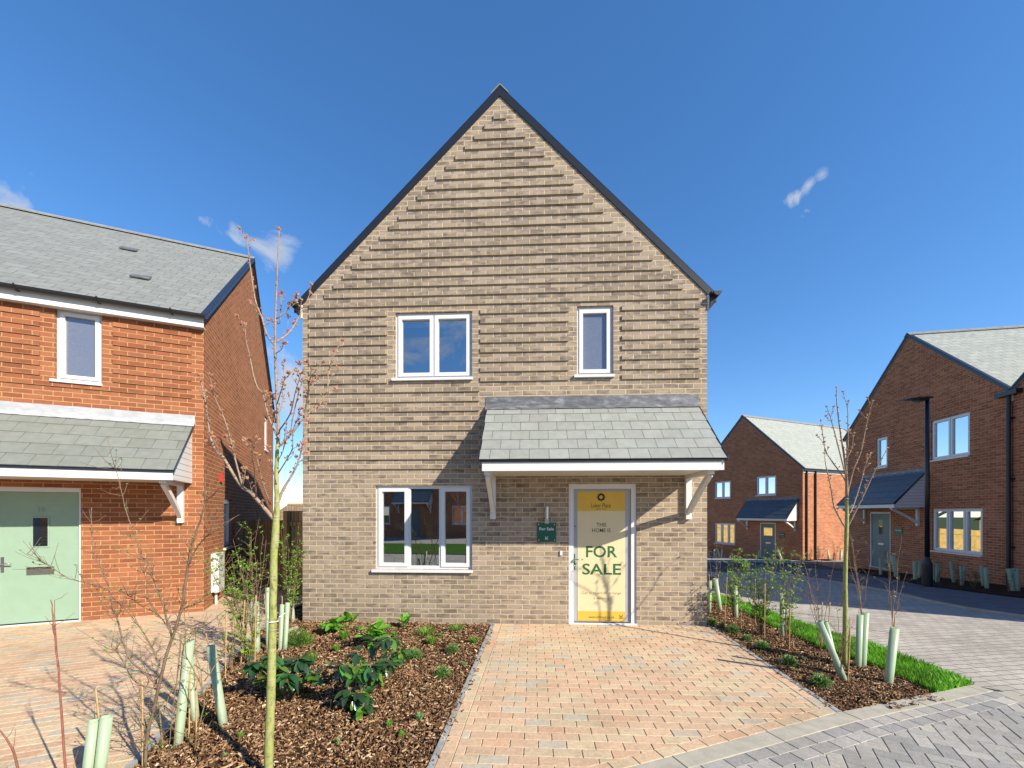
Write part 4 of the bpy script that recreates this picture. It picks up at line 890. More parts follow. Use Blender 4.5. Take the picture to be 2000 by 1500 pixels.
# left drive
lbed = [(264, 1482), (288, 1458), (330, 1410), (405, 1335), (444, 1287), (480, 1257), (512, 1222), (540, 1200)]
LB = Gp(lbed); LB = [tuple(Vector(LB[0]) + (Vector(LB[0]) - Vector(LB[1])).normalized() * 2.2)] + LB
back_l = [(-3.45, 7.6), (-3.5, 8.2)]
LD = LB + [(-3.9, 8.3), (-4.4, 9.6), (-6.2, 9.6), (-10, 9.4), (-14, 5.5), (-14, 0), (-3, 0)]
mb = MB(); angL = math.atan2(dL.y, dL.x); pave_mesh(mb, LD, angL, .208, .1035, .012, PAL_W, origin=(-5, 7)); tag(mb.build('side_driveway', M_PAVE), kind='structure')
sheet('side_driveway_bedding', LD, .002, M_SAND, 1)
band('edging', LB, -.045, -.001, .016, M_EDGE, .9, .1)
# planting beds
inner = offset_line([rowL[0], rowL[1]], -.045)
bedL = LB + [(-3.75, 8.0), (-3.36, 8.0), (-3.30, 6.50), (mh.o.x + mh.d.x * (mh.px(960, 1200)[0]), mh.o.y + mh.d.y * mh.px(960, 1200)[0]), inner[0], inner[1]]
bedL = LB + [(-3.75, 8.3), (-3.345, 8.3), (-3.325, 6.50), inner[0]] + [at(Vector(inner[0]), ul, 5.2)]
sheet('planting_bed', bedL, -.012, M_SOIL, .5)
kin = offset_line([rowR[0], at(dr0, ur, trr)], .045)
gi_ = Gp([(1382, 1174), (1425, 1186), (1468, 1203), (1511, 1227), (1562, 1247), (1603, 1266), (1643, 1280), (1697, 1299), (1765, 1328), (1814, 1350), (1830, 1355)])
go_ = Gp([(1378, 1158), (1415, 1168), (1452, 1180), (1495, 1195), (1549, 1214), (1630, 1242), (1697, 1259), (1765, 1285), (1819, 1306), (1860, 1322), (1898, 1338)])
rc = mh.o + mh.d * mh.W
far_e = (rc.x - mh.n.x * 0 + mh.n.x * 4.2 + .06, rc.y + mh.n.y * 4.2)
bedR = [kin[0], kin[1]] + [p for p in kb if p[0] > kin[1][0] + .02 and p[0] < gi_[-1][0]] + list(reversed(gi_)) + [(far_e[0] + .15, far_e[1]), (far_e[0], far_e[1]), (rc.x + .01, rc.y)]
sheet('planting_bed', bedR, -.012, M_SOIL, .5)
grassP = gi_ + [p for p in kb if p[0] > gi_[-1][0]] + list(reversed(go_)) + [(far_e[0] + .55, far_e[1]), (far_e[0] + .15, far_e[1])]
sheet('turf', grassP, -.006, M_TURF, .5)
# far grey road: large sheets
roadP = list(go_)[::-1]
rdl = [(k2[0][0] + .12, k2[0][1])]
rp = [tuple(p) for p in [(far_e[0] + .5, 60)]] + [(far_e[0] + .5, far_e[1])] + list(go_) + [(k2[0][0] + .12, k2[0][1] + .05), (k2[2][0] + .13, 1.0), (30, 1.0), (60, 60)]
sheet('far_road', rp, -.001, M_ROADG, 1, rad(8))
# kerb line across, footpath, tarmac and brown drives beyond
kl2 = Gp([(1505, 1117), (1560, 1126), (1640, 1139), (1720, 1153), (1813, 1175), (1883, 1189), (2000, 1206)]); kl2 = [(kl2[0][0] - .9, kl2[0][1] + .7)] + kl2; e = Vector(kl2[-1]) - Vector(kl2[-2]); kl2.append((kl2[-1][0] + e.x * 6, kl2[-1][1] + e.y * 6))
band('far_kerb', kl2, 0, .10, .03, M_CONC, .9, .06)
bed2 = Gp([(1640, 1115), (1690, 1123), (1760, 1136), (1815, 1147), (1900, 1158), (2000, 1171)]); e = Vector(bed2[-1]) - Vector(bed2[-2]); bed2.append((bed2[-1][0] + e.x * 4, bed2[-1][1] + e.y * 4))
sheet('footpath', offset_line(kl2, .10) + bed2[::-1] + [(bed2[0][0] - 1.5, bed2[0][1] + 3)], .022, M_PATHG, 1, rad(-20))
tar = Gp([(1300, 1098), (1580, 1099), (1700, 1122), (1560, 1126), (1505, 1117), (1440, 1110), (1380, 1104)])
sheet('dark_road', Gp([(1300, 1112), (1380, 1140), (1505, 1160), (1600, 1172), (1760, 1170), (1640, 1140), (1560, 1127), (1505, 1118), (1400, 1106), (1300, 1104)]), .004, M_ROADG, 1, rad(8)) if False else None
sheet('tarmac_road', Gp([(1300, 1104), (1330, 1097), (1540, 1099), (1600, 1103), (1640, 1113), (1600, 1130), (1505, 1116), (1400, 1118)]), .004, M_TARM, 1)
sheet('brown_drive', Gp([(1560, 1098), (1660, 1098), (1700, 1104), (1735, 1116), (1690, 1123), (1640, 1114), (1600, 1104)]), .026, M_BROWNP, 1)
band('far_footpath_kerb', Gp([(1300, 1096), (1545, 1096.5)]), 0, .6, .05, M_CONC, .9, .1)
rb2 = rh.o; wallpt = lambda h, s_: (h.o.x + h.d.x * s_, h.o.y + h.d.y * s_)
sheet('far_bed', bed2 + [wallpt(rh, 16), wallpt(rh, 1.0)], .04, M_SOIL, 1)
sheet('far_bed', Gp([(1545, 1096), (1700, 1096)]) + [wallpt(fh, 7.2)] + [(fh.o.x + fh.d.x * 7.2 + fh.n.x * 8, fh.o.y + fh.d.y * 7.2 + fh.n.y * 8)], .05, M_SOIL, 1)

# ---- bark mulch
def mulch(name, poly, n, label):
    mb = MB(); xs = [p[0] for p in poly]; ys = [p[1] for p in poly]; rng = random.Random(hash(label) % 999 if False else len(label)); c = 0
    cols = [(.20, .105, .05), (.30, .17, .085), (.42, .265, .15), (.13, .065, .033), (.54, .38, .23), (.075, .038, .02), (.68, .54, .36)]; wt = [5, 5, 3.5, 4.5, 1.6, 3, .5]
    while c < n:
        x, y = rng.uniform(min(xs), max(xs)), rng.uniform(min(ys), max(ys))
        if y > 4.5 and rng.random() < .35: continue
        if not inside(x, y, poly): continue
        c += 1; zadd = .020 if name == 'stray_bark' else 0; ln = rng.uniform(.011, .036) * (1 if rng.random() < .88 else 2.0); w = ln * rng.uniform(.10, .34); t = rng.uniform(.002, .006)
        an = rng.uniform(0, 6.28); tilt = rng.gauss(0, .35); ca, sa = math.cos(an), math.sin(an); z = g(x, y) + zadd + rng.uniform(-.008, .018) * (zadd == 0) + .012 * math.sin(x * 5.1) * math.cos(y * 4.3) * (zadd == 0)
        dx = Vector((ca * math.cos(tilt), sa * math.cos(tilt), math.sin(tilt))) * ln / 2; rl = rng.gauss(0, .4); dy = Vector((-sa * math.cos(rl), ca * math.cos(rl), math.sin(rl))) * w / 2; up = dx.cross(dy).normalized() * t
        p = Vector((x, y, z)); tp = rng.uniform(.3, .9); A = [p - dx - dy * tp, p + dx * .8 - dy, p + dx + dy * tp, p - dx * .8 + dy]
        if up.z < 0: up = -up
        col = cols[rng.choices(range(7), wt)[0]]; v = rng.uniform(.75, 1.25)
        mb.idx([q + up for q in A] + [q - up for q in A], [(0, 1, 2, 3), (4, 5, 1, 0), (5, 6, 2, 1), (6, 7, 3, 2), (7, 4, 0, 3)], tuple(k * v for k in col))
    return tag(mb.build(name, M_CHIP), label, 'bark mulch', kind='stuff')
visL = Gp([(240, 1530), (270, 1480), (330, 1412), (405, 1337), (444, 1289), (480, 1259), (512, 1224), (545, 1195), (596, 1190), (597, 1213), (958, 1219), (846, 1497), (835, 1530)])
mulch('bark_mulch', visL, 30000, 'brown bark mulch covering the bed left of the terracotta drive')
visR = [p for p in bedR if p[1] < 20]
mulch('bark_mulch', [(p[0], min(p[1], 8.6)) for p in visR], 18000, 'brown bark mulch covering the bed right of the terracotta drive')
def jitterpoly(p, d):
    return p
ed = [at(dl0, ul, t) for t in (0, 4.2)]; er = [at(dr0, ur, t) for t in (0, trr)]
mulch('stray_bark', offset_line(ed, -.05) + offset_line(ed, .05)[::-1], 130, 'stray bark chips lying on the left edging of the drive')
mulch('stray_bark', offset_line(er, -.03) + offset_line(er, .05)[::-1], 90, 'stray bark chips lying on the right edging of the drive')
kk_ = [p for p in kb if kin[1][0] - .05 < p[0] < gi_[-1][0] + .1]
mulch('stray_bark', kk_ + offset_line(kk_, -.13)[::-1], 70, 'stray bark chips lying on the pale kerb in front of the right bed')
# ---- grass strip
def grass(poly, n):
    mb = MB(); xs = [p[0] for p in poly]; ys = [min(p[1], 9) for p in poly]; rng = random.Random(4); c = 0
    while c < n:
        x, y = rng.uniform(min(xs), max(xs)), rng.uniform(min(ys), max(ys))
        if not inside(x, y, poly): continue
        c += 1; h_ = rng.uniform(.045, .095); w = rng.uniform(.003, .006); an = rng.uniform(0, 6.28); ca, sa = math.cos(an), math.sin(an); le = rng.uniform(.01, .05); bn = rng.uniform(0, 6.28)
        p = Vector((x, y, g(x, y) - .005)); sd = Vector((ca, sa, 0)) * w; ln = Vector((math.cos(bn), math.sin(bn), 0)) * le; v = rng.uniform(.7, 1.3) * (1 + .25 * math.sin(x * 9 + 2 * math.sin(y * 7)))
        cl_ = (.13 * v, .38 * v, .02 * v) if rng.random() < .75 else (.24 * v, .46 * v, .05 * v)
        m_ = p + ln * .35 + Vector((0, 0, h_ * .6)); t = p + ln + Vector((0, 0, h_)); mb.idx([p - sd, p + sd, m_ + sd * .8, m_ - sd * .8, t], [(0, 1, 2, 3), (3, 2, 4)], cl_)
    tag(mb.build('grass', M_BLADE), 'bright green grass strip between the right bed and the grey road', 'grass', kind='stuff')
grass(grassP, 26000)

# ================================================================== PLANTS
def wig(pts, rng, y0, amp):       # px polyline with depth drift
    r = []; y = y0; dv = rng.uniform(-1, 1) * amp
    for i, p in enumerate(pts):
        r.append(P3(p[0], p[1], y)); y += dv * rng.uniform(.5, 1.5) / max(1, len(pts) - 1)
    return r
def spline(P, n=3):
    r = []
    for i in range(len(P) - 1):
        p0, p1, p2, p3 = P[max(i - 1, 0)], P[i], P[i + 1], P[min(i + 2, len(P) - 1)]
        for k in range(n):
            t = k / n; r.append(.5 * ((2 * p1) + (-p0 + p2) * t + (2 * p0 - 5 * p1 + 4 * p2 - p3) * t * t + (-p0 + 3 * p1 - 3 * p2 + p3) * t ** 3))
    r.append(P[-1]); return r
def bud(mb, p, d, ln, r, col):
    d = Vector(d).normalized(); a = d.orthogonal().normalized(); b = d.cross(a); V = [p]
    for t, q in ((.35, 1), (.7, .75)):
        for j in range(4): an = math.pi * j / 2; V.append(p + d * ln * t + (a * math.cos(an) + b * math.sin(an)) * r * q)
    V.append(p + d * ln); Fc = [(0, 1 + (j + 1) % 4, 1 + j) for j in range(4)] + [(1 + j, 1 + (j + 1) % 4, 5 + (j + 1) % 4, 5 + j) for j in range(4)] + [(5 + j, 5 + (j + 1) % 4, 9) for j in range(4)]
    mb.idx(V, Fc, col)
def young_tree(label, Y, trunk, branches, seed, leafy=()):
    """trunk: [(px,py,radius px)], branches: lists of px points; each branch starts on the trunk or a limb"""
    rng = random.Random(seed); s = Y / F; base = P3(trunk[0][0], trunk[0][1], Y); base.z = g(base.x, base.y) - .02
    root = empty('young_tree', base, 0, label=label, cat='tree'); mb = MB(); T = [P3(a, b, Y) for a, b, _ in trunk]; T[0] = base.copy(); Rr_ = [c * s * (.80 if c > 5 else .72) for _, _, c in trunk]
    Ts = spline(T, 4); Rs = []
    for i in range(len(T) - 1):
        for k in range(4): Rs.append(Rr_[i] + (Rr_[i + 1] - Rr_[i]) * k / 4)
    Rs.append(Rr_[-1]); off = -base
    cut_ = [i for i, p in enumerate(Ts) if p.z < base.z + (T[-1].z - base.z) * .62]; ci = cut_[-1]
    mb.tube([p + off + Vector((rng.uniform(-1, 1), 0, 0)) * .0015 for p in Ts[:ci + 1]], [r * rng.uniform(.95, 1.06) for r in Rs[:ci + 1]], 12); mb.build('trunk', M_TRUNK, root, True)
    cb = MB(); cb.tube([p + off for p in Ts[ci:]], Rs[ci:], 8)
    bd = MB()
    def bdset(pts, dens, r):
        for i in range(1, len(pts)):
            a, b = pts[i - 1], pts[i]; d = (b - a); L_ = d.length; nb = L_ / dens
            k = int(nb) + (1 if rng.random() < nb % 1 else 0)
            for _ in range(k):
                p = a.lerp(b, rng.random()); o_ = Vector((rng.uniform(-1, 1), rng.uniform(-1, 1), rng.uniform(-.2, .6))); dd = (d.normalized() * .9 + o_.normalized()).normalized()
                q = p + dd * rng.uniform(.004, .014); cb.tube([p, q], .0018, 4); cc = rng.choice([(.34, .13, .10), (.42, .19, .11), (.34, .21, .09), (.42, .24, .16)]); bud(bd, q, dd, rng.uniform(.014, .026), rng.uniform(.004, .0062), cc)
        tip = pts[-1]; dl = (pts[-1] - pts[-2]).normalized()
        for _ in range(6):
            dd = (dl + Vector((rng.uniform(-1, 1), rng.uniform(-1, 1), rng.uniform(-.4, .7))) * .8).normalized(); bud(bd, tip, dd, rng.uniform(.018, .032), rng.uniform(.004, .0065), rng.choice([(.50, .16, .13), (.48, .24, .18), (.42, .26, .12)]))
    for bi, (r0, pts) in enumerate(branches):
        P = spline([q + off for q in wig(pts, rng, Y, s * 110)], 3); n = len(P); rr = [max(.0016, r0 * .74 * s * (1 - .75 * i / (n - 1))) for i in range(n)]; cb.tube(P, rr, 6); bdset(P[2:], .042, rr)
        for j in range(max(1, n // 4)):
            i = rng.randrange(2, n - 1); d = (P[i] - P[i - 1]).normalized(); sd = Vector((rng.uniform(-1, 1), rng.uniform(-1, 1), .5)).normalized(); e = P[i] + (d + sd).normalized() * rng.uniform(.04, .14)
            cb.tube([P[i], e], [.002, .0014], 4); bud(bd, e, (d + sd), .02, .005, (.42, .18, .13)); bdset([P[i], P[i].lerp(e, .5), e], .03, None)
    bdset([p + off for p in Ts[ci:]], .05, None)
    cb.build('branches', M_TWIG, root, True); tag(bd.build('buds', colattr_get('bud', .5), root, False), kind='stuff')
    if leafy:
        lf = MB()
        for (x, y, n, rpx) in leafy:
            for _ in range(n):
                p = P3(x + rng.gauss(0, rpx), y + rng.gauss(0, rpx), Y + rng.gauss(0, rpx) * s) + off; lf.leaf(p, (rng.uniform(-1, 1), rng.uniform(-1, 1), rng.uniform(-.3, 1)), (rng.uniform(-1, 1), rng.uniform(-1, 1), 1), rng.uniform(.018, .03), .012, rng.choice([(.40, .26, .04), (.36, .32, .06), (.5, .22, .07)]))
        lf.build('leaves', M_LEAF, root)
    return root
def colattr_get(n, r):
    return MATS[n] if n in MATS else colattr(n, r, .3, .15, 40, 0)
TL = [(524, 1528, 11), (526, 1440, 10.2), (530, 1330, 9.6), (533, 1200, 8.8), (535, 1090, 8.2), (538, 1038, 8.8), (541, 990, 6.4), (540, 940, 5.4), (541, 890, 5), (544, 845, 4.6), (542, 800, 3.6), (539, 740, 3.2), (537, 680, 3), (538, 620, 2.4), (541, 540, 1.8), (543, 500, 1.5), (545, 450, 1.2)]
BL = [(5.5, [(536, 1015), (508, 983), (490, 962), (474, 952), (455, 925), (436, 893), (424, 882), (412, 858), (406, 820), (402, 790), (396, 760), (390, 735)]),
      (2.4, [(474, 952), (457, 888), (449, 853), (439, 821), (428, 795), (417, 773), (404, 765)]), (2.2, [(500, 972), (497, 915), (487, 861)]), (2.0, [(528, 985), (512, 940), (502, 895), (489, 862)]),
      (2.8, [(542, 853), (524, 813), (514, 771), (503, 757), (495, 733), (492, 717), (487, 691), (481, 667), (479, 637)]),
      (3.0, [(538, 676), (521, 653), (512, 621), (505, 605), (497, 579), (490, 530), (485, 490), (481, 466)]), (2.6, [(539, 668), (561, 653), (575, 635), (591, 605), (601, 584), (606, 571)]),
      (1.8, [(540, 622), (556, 611), (567, 592), (576, 583)]), (1.4, [(540, 626), (546, 632), (549, 600), (547, 580)]), (1.4, [(539, 690), (549, 683), (554, 672)]),
      (3.6, [(544, 872), (556, 861), (575, 840), (593, 816), (607, 803), (625, 789), (639, 763), (641, 733), (647, 709), (657, 683), (668, 666)]),
      (2.4, [(593, 816), (599, 787), (604, 747), (608, 720), (600, 708)]), (1.8, [(604, 760), (614, 748), (618, 740)]), (2.0, [(567, 850), (572, 816), (583, 768), (592, 745)]), (2.0, [(546, 840), (567, 808), (577, 765), (588, 731)]),
      (4.2, [(540, 992), (551, 960), (567, 933), (580, 909), (590, 875), (593, 853), (601, 824)]), (2.0, [(543, 925), (564, 891), (572, 872), (572, 840), (586, 812)]), (1.6, [(541, 820), (551, 787), (553, 747), (555, 709)]),
      (1.6, [(543, 845), (533, 813), (529, 773)]), (1.6, [(541, 790), (550, 760), (556, 738)]), (1.5, [(541, 950), (530, 905), (524, 875)]), (1.5, [(540, 905), (553, 880), (556, 850), (560, 830)])]
TY = 2.66
young_tree('slim bare young tree with mossy trunk nearest the camera in the left bed', TY, TL, BL, 21, [(603, 722, 8, 7), (598, 770, 6, 8), (630, 775, 5, 9)])
TR = [(1650, 1300, 5.8), (1651, 1200, 5.1), (1651, 1110, 5.0), (1654, 1020, 4.6), (1654, 960, 4.2), (1653, 924, 3.4), (1648, 886, 2.6), (1640, 835, 1.8), (1634, 782, 1.3), (1634, 758, 1.0)]
BR = [(1.9, [(1652, 930), (1633, 856), (1622, 815), (1615, 795)]), (1.8, [(1653, 930), (1656, 870), (1656, 823), (1655, 797), (1646, 766)]), (2.0, [(1653, 945), (1646, 930), (1615, 886), (1608, 856), (1603, 823)]),
      (2.4, [(1655, 965), (1666, 919), (1681, 883), (1691, 835), (1699, 802), (1704, 785)]), (1.8, [(1656, 1010), (1667, 987), (1681, 944), (1691, 906), (1701, 886)]), (2.6, [(1655, 1030), (1670, 1000), (1689, 962), (1709, 919), (1733, 877)]),
      (2.6, [(1653, 1032), (1643, 1017), (1629, 989), (1624, 958), (1618, 930), (1612, 905), (1611, 880)]), (1.3, [(1650, 900), (1662, 880), (1666, 860), (1668, 848)])]
young_tree('slim bare young tree in the right bed in front of the far brick houses', 4.6, TR, BR, 5, [(1702, 787, 10, 5), (1672, 888, 9, 7), (1706, 883, 6, 5), (1668, 852, 4, 4)])
# white plastic tie round the left trunk
tp = P3(533, 1213, TY); m = MB(); m.tube([tp + Vector((math.cos(a / 8 * 6.283) * .034, math.sin(a / 8 * 6.283) * .034, 0)) for a in range(9)], .0035, 5); m.tube([tp + Vector((.03, 0, 0)), P3(545, 1205, TY - .03), P3(556, 1198, TY + .03)], .004, 5)
tag(m.build('tree_tie', M_TIE), 'white plastic tie looped round the mossy trunk of the left tree', 'tie')

# --- tree guards and canes
def tree_guard(bx, by, tx, ty, wpx, label, group, twin=None):
    b = G(bx, by); Y = b.y; s = Y / F; t = P3(tx, ty, Y); r = wpx * s / 2 * .88; root = empty('tree_guard', (b.x, b.y, b.z), 0, label=label, cat='tree guard', group=group)
    def tube_(mb, p, q, rr):
        ax = (q - p); d = ax.normalized(); a = d.cross(Vector((0, 1, 0))).normalized(); c = d.cross(a); k = 12; V = []
        for (pp, rad_) in ((p, rr), (q, rr * 1.06), (q, rr * .86), (p, rr * .82)):
            for j in range(k):
                an = 2 * math.pi * j / k; e = 1 + .10 * math.cos(3 * an) + .07 * math.cos(5 * an + 1); V.append(pp + (a * math.cos(an) + c * math.sin(an)) * rad_ * e)
        fs = []
        for i in range(3): fs += [(i * k + j, i * k + (j + 1) % k, (i + 1) * k + (j + 1) % k, (i + 1) * k + j) for j in range(k)]
        mb.idx(V, fs)
    m = MB()
    if twin is None: tube_(m, Vector((0, 0, -.03)), t - b, r); m.build('sleeve', M_GUARD, root, True)
    else:
        dx = wpx * s * .27; tube_(m, Vector((-dx, 0, -.03)), t - b + Vector((-dx * twin, 0, 0)), r * .55); m.build('sleeve', M_GUARD, root, True)
        m = MB(); tube_(m, Vector((dx, .01, -.03)), t - b + Vector((dx * twin, .01, .02)), r * .55); m.build('sleeve', M_GUARD, root, True)
    return root
def cane(bx, by, tx, ty, label, r=.0055):
    b = G(bx, by); t = P3(tx, ty, b.y); m = MB(); L_ = (t - b).length; n = 9; P, Q = [], []
    for i in range(n + 1): P.append((t - b) * (i / n) - Vector((0, 0, .03)) * (1 - i / n)); Q.append(r * (1.25 if i % 3 == 1 else 1))
    m.tube(P, Q, 7); tag(m.build('bamboo_cane', M_CANE, None, True, (b.x, b.y, b.z)), label, 'cane', 'bamboo canes in the beds')
GR = 'pale green tree guards in the right bed'; GL = 'pale green tree guards in the left bed'
for a in [(1386, 1196, 1387, 1134, 6, 'pale green tree guard touching the corner of the brown house', GR), (1407, 1192, 1397, 1130, 9, 'thick leaning tree guard second from the brown house corner', GR),
          (1438, 1207, 1436, 1143, 8, 'tree guard under the leafiest shrub of the right bed', GR), (1529, 1243, 1527, 1160, 9, 'upright tree guard alone by the middle of the grass strip', GR),
          (1652, 1329, 1600, 1213, 12, 'long tree guard leaning steeply left at the front of the right bed', GR), (1640, 1318, 1612, 1214, 9, 'thin tree guard leaning just behind the steeply leaning one', GR),
          (1681, 1304, 1686, 1200, 20, 'wide double tree guard right of the right bed young tree', GR, 1.2), (1734, 1335, 1747, 1226, 15, 'rightmost tree guard at the end of the grass strip', GR)]: tree_guard(*a)
for a in [(178, 1530, 194, 1408, 38, 'big double tree guard standing nearest the camera at the bottom left', GL, 1.0), (346, 1456, 370, 1250, 17, 'tall tree guard with a cane beside it, in front of the side drive', GL),
          (382, 1406, 368, 1285, 16, 'tree guard behind the tall cane pair, leaning left', GL), (437, 1414, 411, 1261, 17, 'isolated tree guard leaning left on the mulch near the tree', GL),
          (500, 1273, 497, 1176, 16, 'tree guard left of the mossy trunk, on the edging', GL), (524, 1272, 523, 1148, 9, 'thin tree guard hidden half behind the mossy trunk', GL),
          (551, 1270, 556, 1181, 16, 'double tree guard right of the mossy trunk', GL, 1.1), (572, 1212, 565, 1144, 10, 'tree guard by the corner of the brown house beside the gate', GL)]: tree_guard(*a)
def lying_guard(p, q, r, label, group):
    m = MB(); c = (p + q) / 2; m.tube([p - c, q - c], r, 10); tag(m.build('tree_guard', M_GUARD, None, False, c), label, 'tree guard', group)
lying_guard(G(553, 1240, .025), G(580, 1229, .03), .022, 'fallen tree guard lying on the mulch by the double guard', GL)
cn_ = ['left of', 'right of', 'behind', 'in front of']
canes = [(205, 1499, 187, 1346, 'cane standing in the big double guard nearest the camera'), (369, 1455, 372, 1240, 'long cane leaning on the tall guard by the side drive'), (384, 1440, 381, 1303, 'short cane beside the leaning guard at the bed front'), (279, 1500, 278, 1330, 'cane among the bare shrub stems at the bottom left'),
         (414, 1285, 402, 1237, 'cane tip over the isolated leaning guard'), (440, 1342, 442, 1198, 'cane standing left of the edging by the side path'), (470, 1300, 478, 1172, 'slender cane between the side path and the guard'), (497, 1345, 500, 1163, 'cane crossing the guard left of the mossy trunk'),
         (521, 1215, 516, 1160, 'short cane behind the mossy trunk'), (551, 1230, 551, 1165, 'cane rising from the double guard right of the trunk'),
         (1386, 1180, 1385, 1122, 'cane at the corner of the brown house'), (1401, 1180, 1403, 1122, 'cane in the second guard from the house corner'), (1415, 1214, 1420, 1127, 'cane between the second and third right bed guards'), (1447, 1229, 1448, 1140, 'cane beside the leafiest right bed shrub'), (1475, 1221, 1475, 1130, 'cane behind the forked shrub stem'),
         (1493, 1250, 1494, 1140, 'cane tied to the forked shrub of the right bed'), (1541, 1272, 1543, 1186, 'lone cane between two low green mounds'), (1605, 1240, 1606, 1176, 'left cane of the pair behind the young tree'), (1617, 1240, 1621, 1176, 'right cane of the pair behind the young tree'), (1656, 1334, 1661, 1211, 'cane touching the foot of the steeply leaning guard'),
         (1746, 1240, 1748, 1200, 'cane sticking out of the rightmost guard'), (1678, 1250, 1678, 1192, 'cane inside the wide double guard')]
for c in canes: cane(*c[:4], c[4])

# guards along the houses beyond
def oc(x, y): return (1580 + x / 4.286, 900 + y / 4.286)
farg = [((600, 965), (598, 815), 6), ((740, 985), (700, 795), 9), ((890, 1005), (885, 840), 7), ((915, 990), (930, 845), 5), ((1045, 1010), (1033, 840), 5), ((1075, 1027), (1078, 862), 7), ((1216, 1030), (1186, 845), 6), ((1276, 1055), (1268, 880), 4), ((1284, 1055), (1298, 880), 4), ((1461, 1060), (1441, 878), 6), ((1490, 1080), (1478, 895), 7), ((1712, 1103), (1668, 905), 8), ((1738, 1103), (1725, 903), 11)]
ordn = ['first', 'second', 'third', 'fourth', 'fifth', 'sixth', 'seventh', 'eighth', 'ninth', 'tenth', 'eleventh', 'twelfth', 'thirteenth']
for i, (b, t, w) in enumerate(farg): tree_guard(*oc(*b), *oc(*t), w * .95, ordn[i] + ' tree guard from the left along the dark red house behind the street lamp', 'tree guards along the dark red house')
def of(x, y): return (1360 + x / 4.284, 780 + y / 4.284)
farg = [((150, 1330), (152, 1255), 3), ((200, 1330), (180, 1255), 3), ((205, 1330), (216, 1252), 3), ((525, 1335), (525, 1262), 4), ((570, 1332), (575, 1260), 3), ((718, 1345), (677, 1258), 4), ((880, 1325), (848, 1235), 4), ((884, 1325), (882, 1230), 3), ((942, 1345), (937, 1250), 4), ((1022, 1342), (1000, 1250), 4), ((1112, 1342), (1094, 1255), 4), ((1205, 1342), (1212, 1258), 4)]
for i, (b, t, w) in enumerate(farg): tree_guard(*of(*b), *of(*t), w * 1.1, ordn[i] + ' tree guard from the left along the far house with the sunlit side wall', 'tree guards along the far house')

# --- shrubs
def shrub_px(name, label, Y, stems, seed, leaf=0, leafcol=(.16, .32, .04), barkc=(.26, .19, .12), twigs=1.0, base=None):
    rng = random.Random(seed); s = Y / F; b0 = G(*base) if base else P3(stems[0][1][0][0], stems[0][1][0][1], Y); b0 = Vector((b0.x, b0.y, g(b0.x, b0.y))); root = empty(name, b0, 0, label=label, cat='shrub'); mb = MB(); lf = MB()
    for (r0, pts) in stems:
        P = spline([q - b0 for q in wig(pts, rng, Y, s * 70)], 3); n = len(P); rr = [max(.0013, r0 * .6 * s * (1 - .7 * i / (n - 1))) for i in range(n)]; mb.tube([p + Vector((rng.uniform(-1, 1), rng.uniform(-1, 1), rng.uniform(-1, 1))) * .0025 for p in P], rr, 6, barkc)
        for _ in range(int(n * 1.0 * twigs)):
            i = rng.randrange(1, n); d = (P[i] - P[i - 1]).normalized(); sd = Vector((rng.uniform(-1, 1), rng.uniform(-.7, .7), rng.uniform(-.3, .8))).normalized(); e = P[i] + (d * .7 + sd) * rng.uniform(.03, .16); mid = P[i].lerp(e, .5) + Vector((0, 0, -.01))
            mb.tube([P[i], mid, e], [.0018, .0015, .001], 4, barkc)
            for q in (mid, e):
                if rng.random() < leaf: 
                    for __ in range(3): lf.leaf(q, (rng.uniform(-1, 1), rng.uniform(-1, 1), rng.uniform(0, 1)), (0, 0, 1), rng.uniform(.012, .024), .010, tuple(k * rng.uniform(.8, 1.3) for k in leafcol))
                elif rng.random() < .7: bud(mb, q, sd, .008, .002, (.36, .20, .12))
    mb.build('stems', M_BARKA, root, True)
    if leaf and lf.f: lf.build('leaves', M_LEAF, root)
    return root
SY = 2.76
shrub_px('bare_shrub', 'large nearly bare shrub with many arching stems at the bottom left', SY, [
    (5.5, [(285, 1502), (288, 1434), (303, 1374), (318, 1308), (336, 1245), (354, 1191), (364, 1125), (369, 1090), (375, 1065), (390, 1020), (399, 990), (403, 958)]),
    (3.2, [(306, 1335), (280, 1312), (255, 1290), (240, 1248), (228, 1205), (222, 1194), (210, 1140), (196, 1105), (183, 1080), (179, 1020), (178, 992)]), (2.0, [(210, 1152), (190, 1144), (165, 1137), (136, 1130), (108, 1113), (80, 1096), (54, 1081)]),
    (3.0, [(336, 1245), (325, 1205), (318, 1179), (306, 1145), (294, 1119), (280, 1090), (270, 1068), (258, 1030), (248, 1005), (235, 950), (222, 906)]), (1.8, [(335, 1240), (318, 1210), (297, 1185), (285, 1135), (277, 1093)]),
    (1.6, [(305, 1197), (280, 1185), (262, 1172), (245, 1157)]), (2.2, [(312, 1300), (300, 1270), (288, 1248), (264, 1212), (240, 1185), (216, 1164)]), (2.0, [(366, 1110), (381, 1075), (400, 1050), (411, 1040), (419, 1003)]),
    (1.8, [(354, 1191), (370, 1183), (390, 1176), (417, 1137)]), (2.4, [(306, 1345), (282, 1340), (258, 1325), (240, 1290), (226, 1270), (217, 1264)]), (2.0, [(285, 1440), (292, 1450), (281, 1400), (268, 1375), (276, 1355), (297, 1325)]),
    (1.6, [(286, 1420), (262, 1428), (232, 1428), (206, 1424), (185, 1413)]), (1.6, [(284, 1450), (250, 1449), (210, 1446), (192, 1447)]), (1.6, [(336, 1245), (350, 1250), (365, 1240), (380, 1235), (398, 1223)]), (2.0, [(354, 1240), (345, 1330), (337, 1400), (330, 1460), (325, 1502)])],
    31, .30, (.16, .34, .04), (.21, .15, .10), 1.6, (285, 1500))
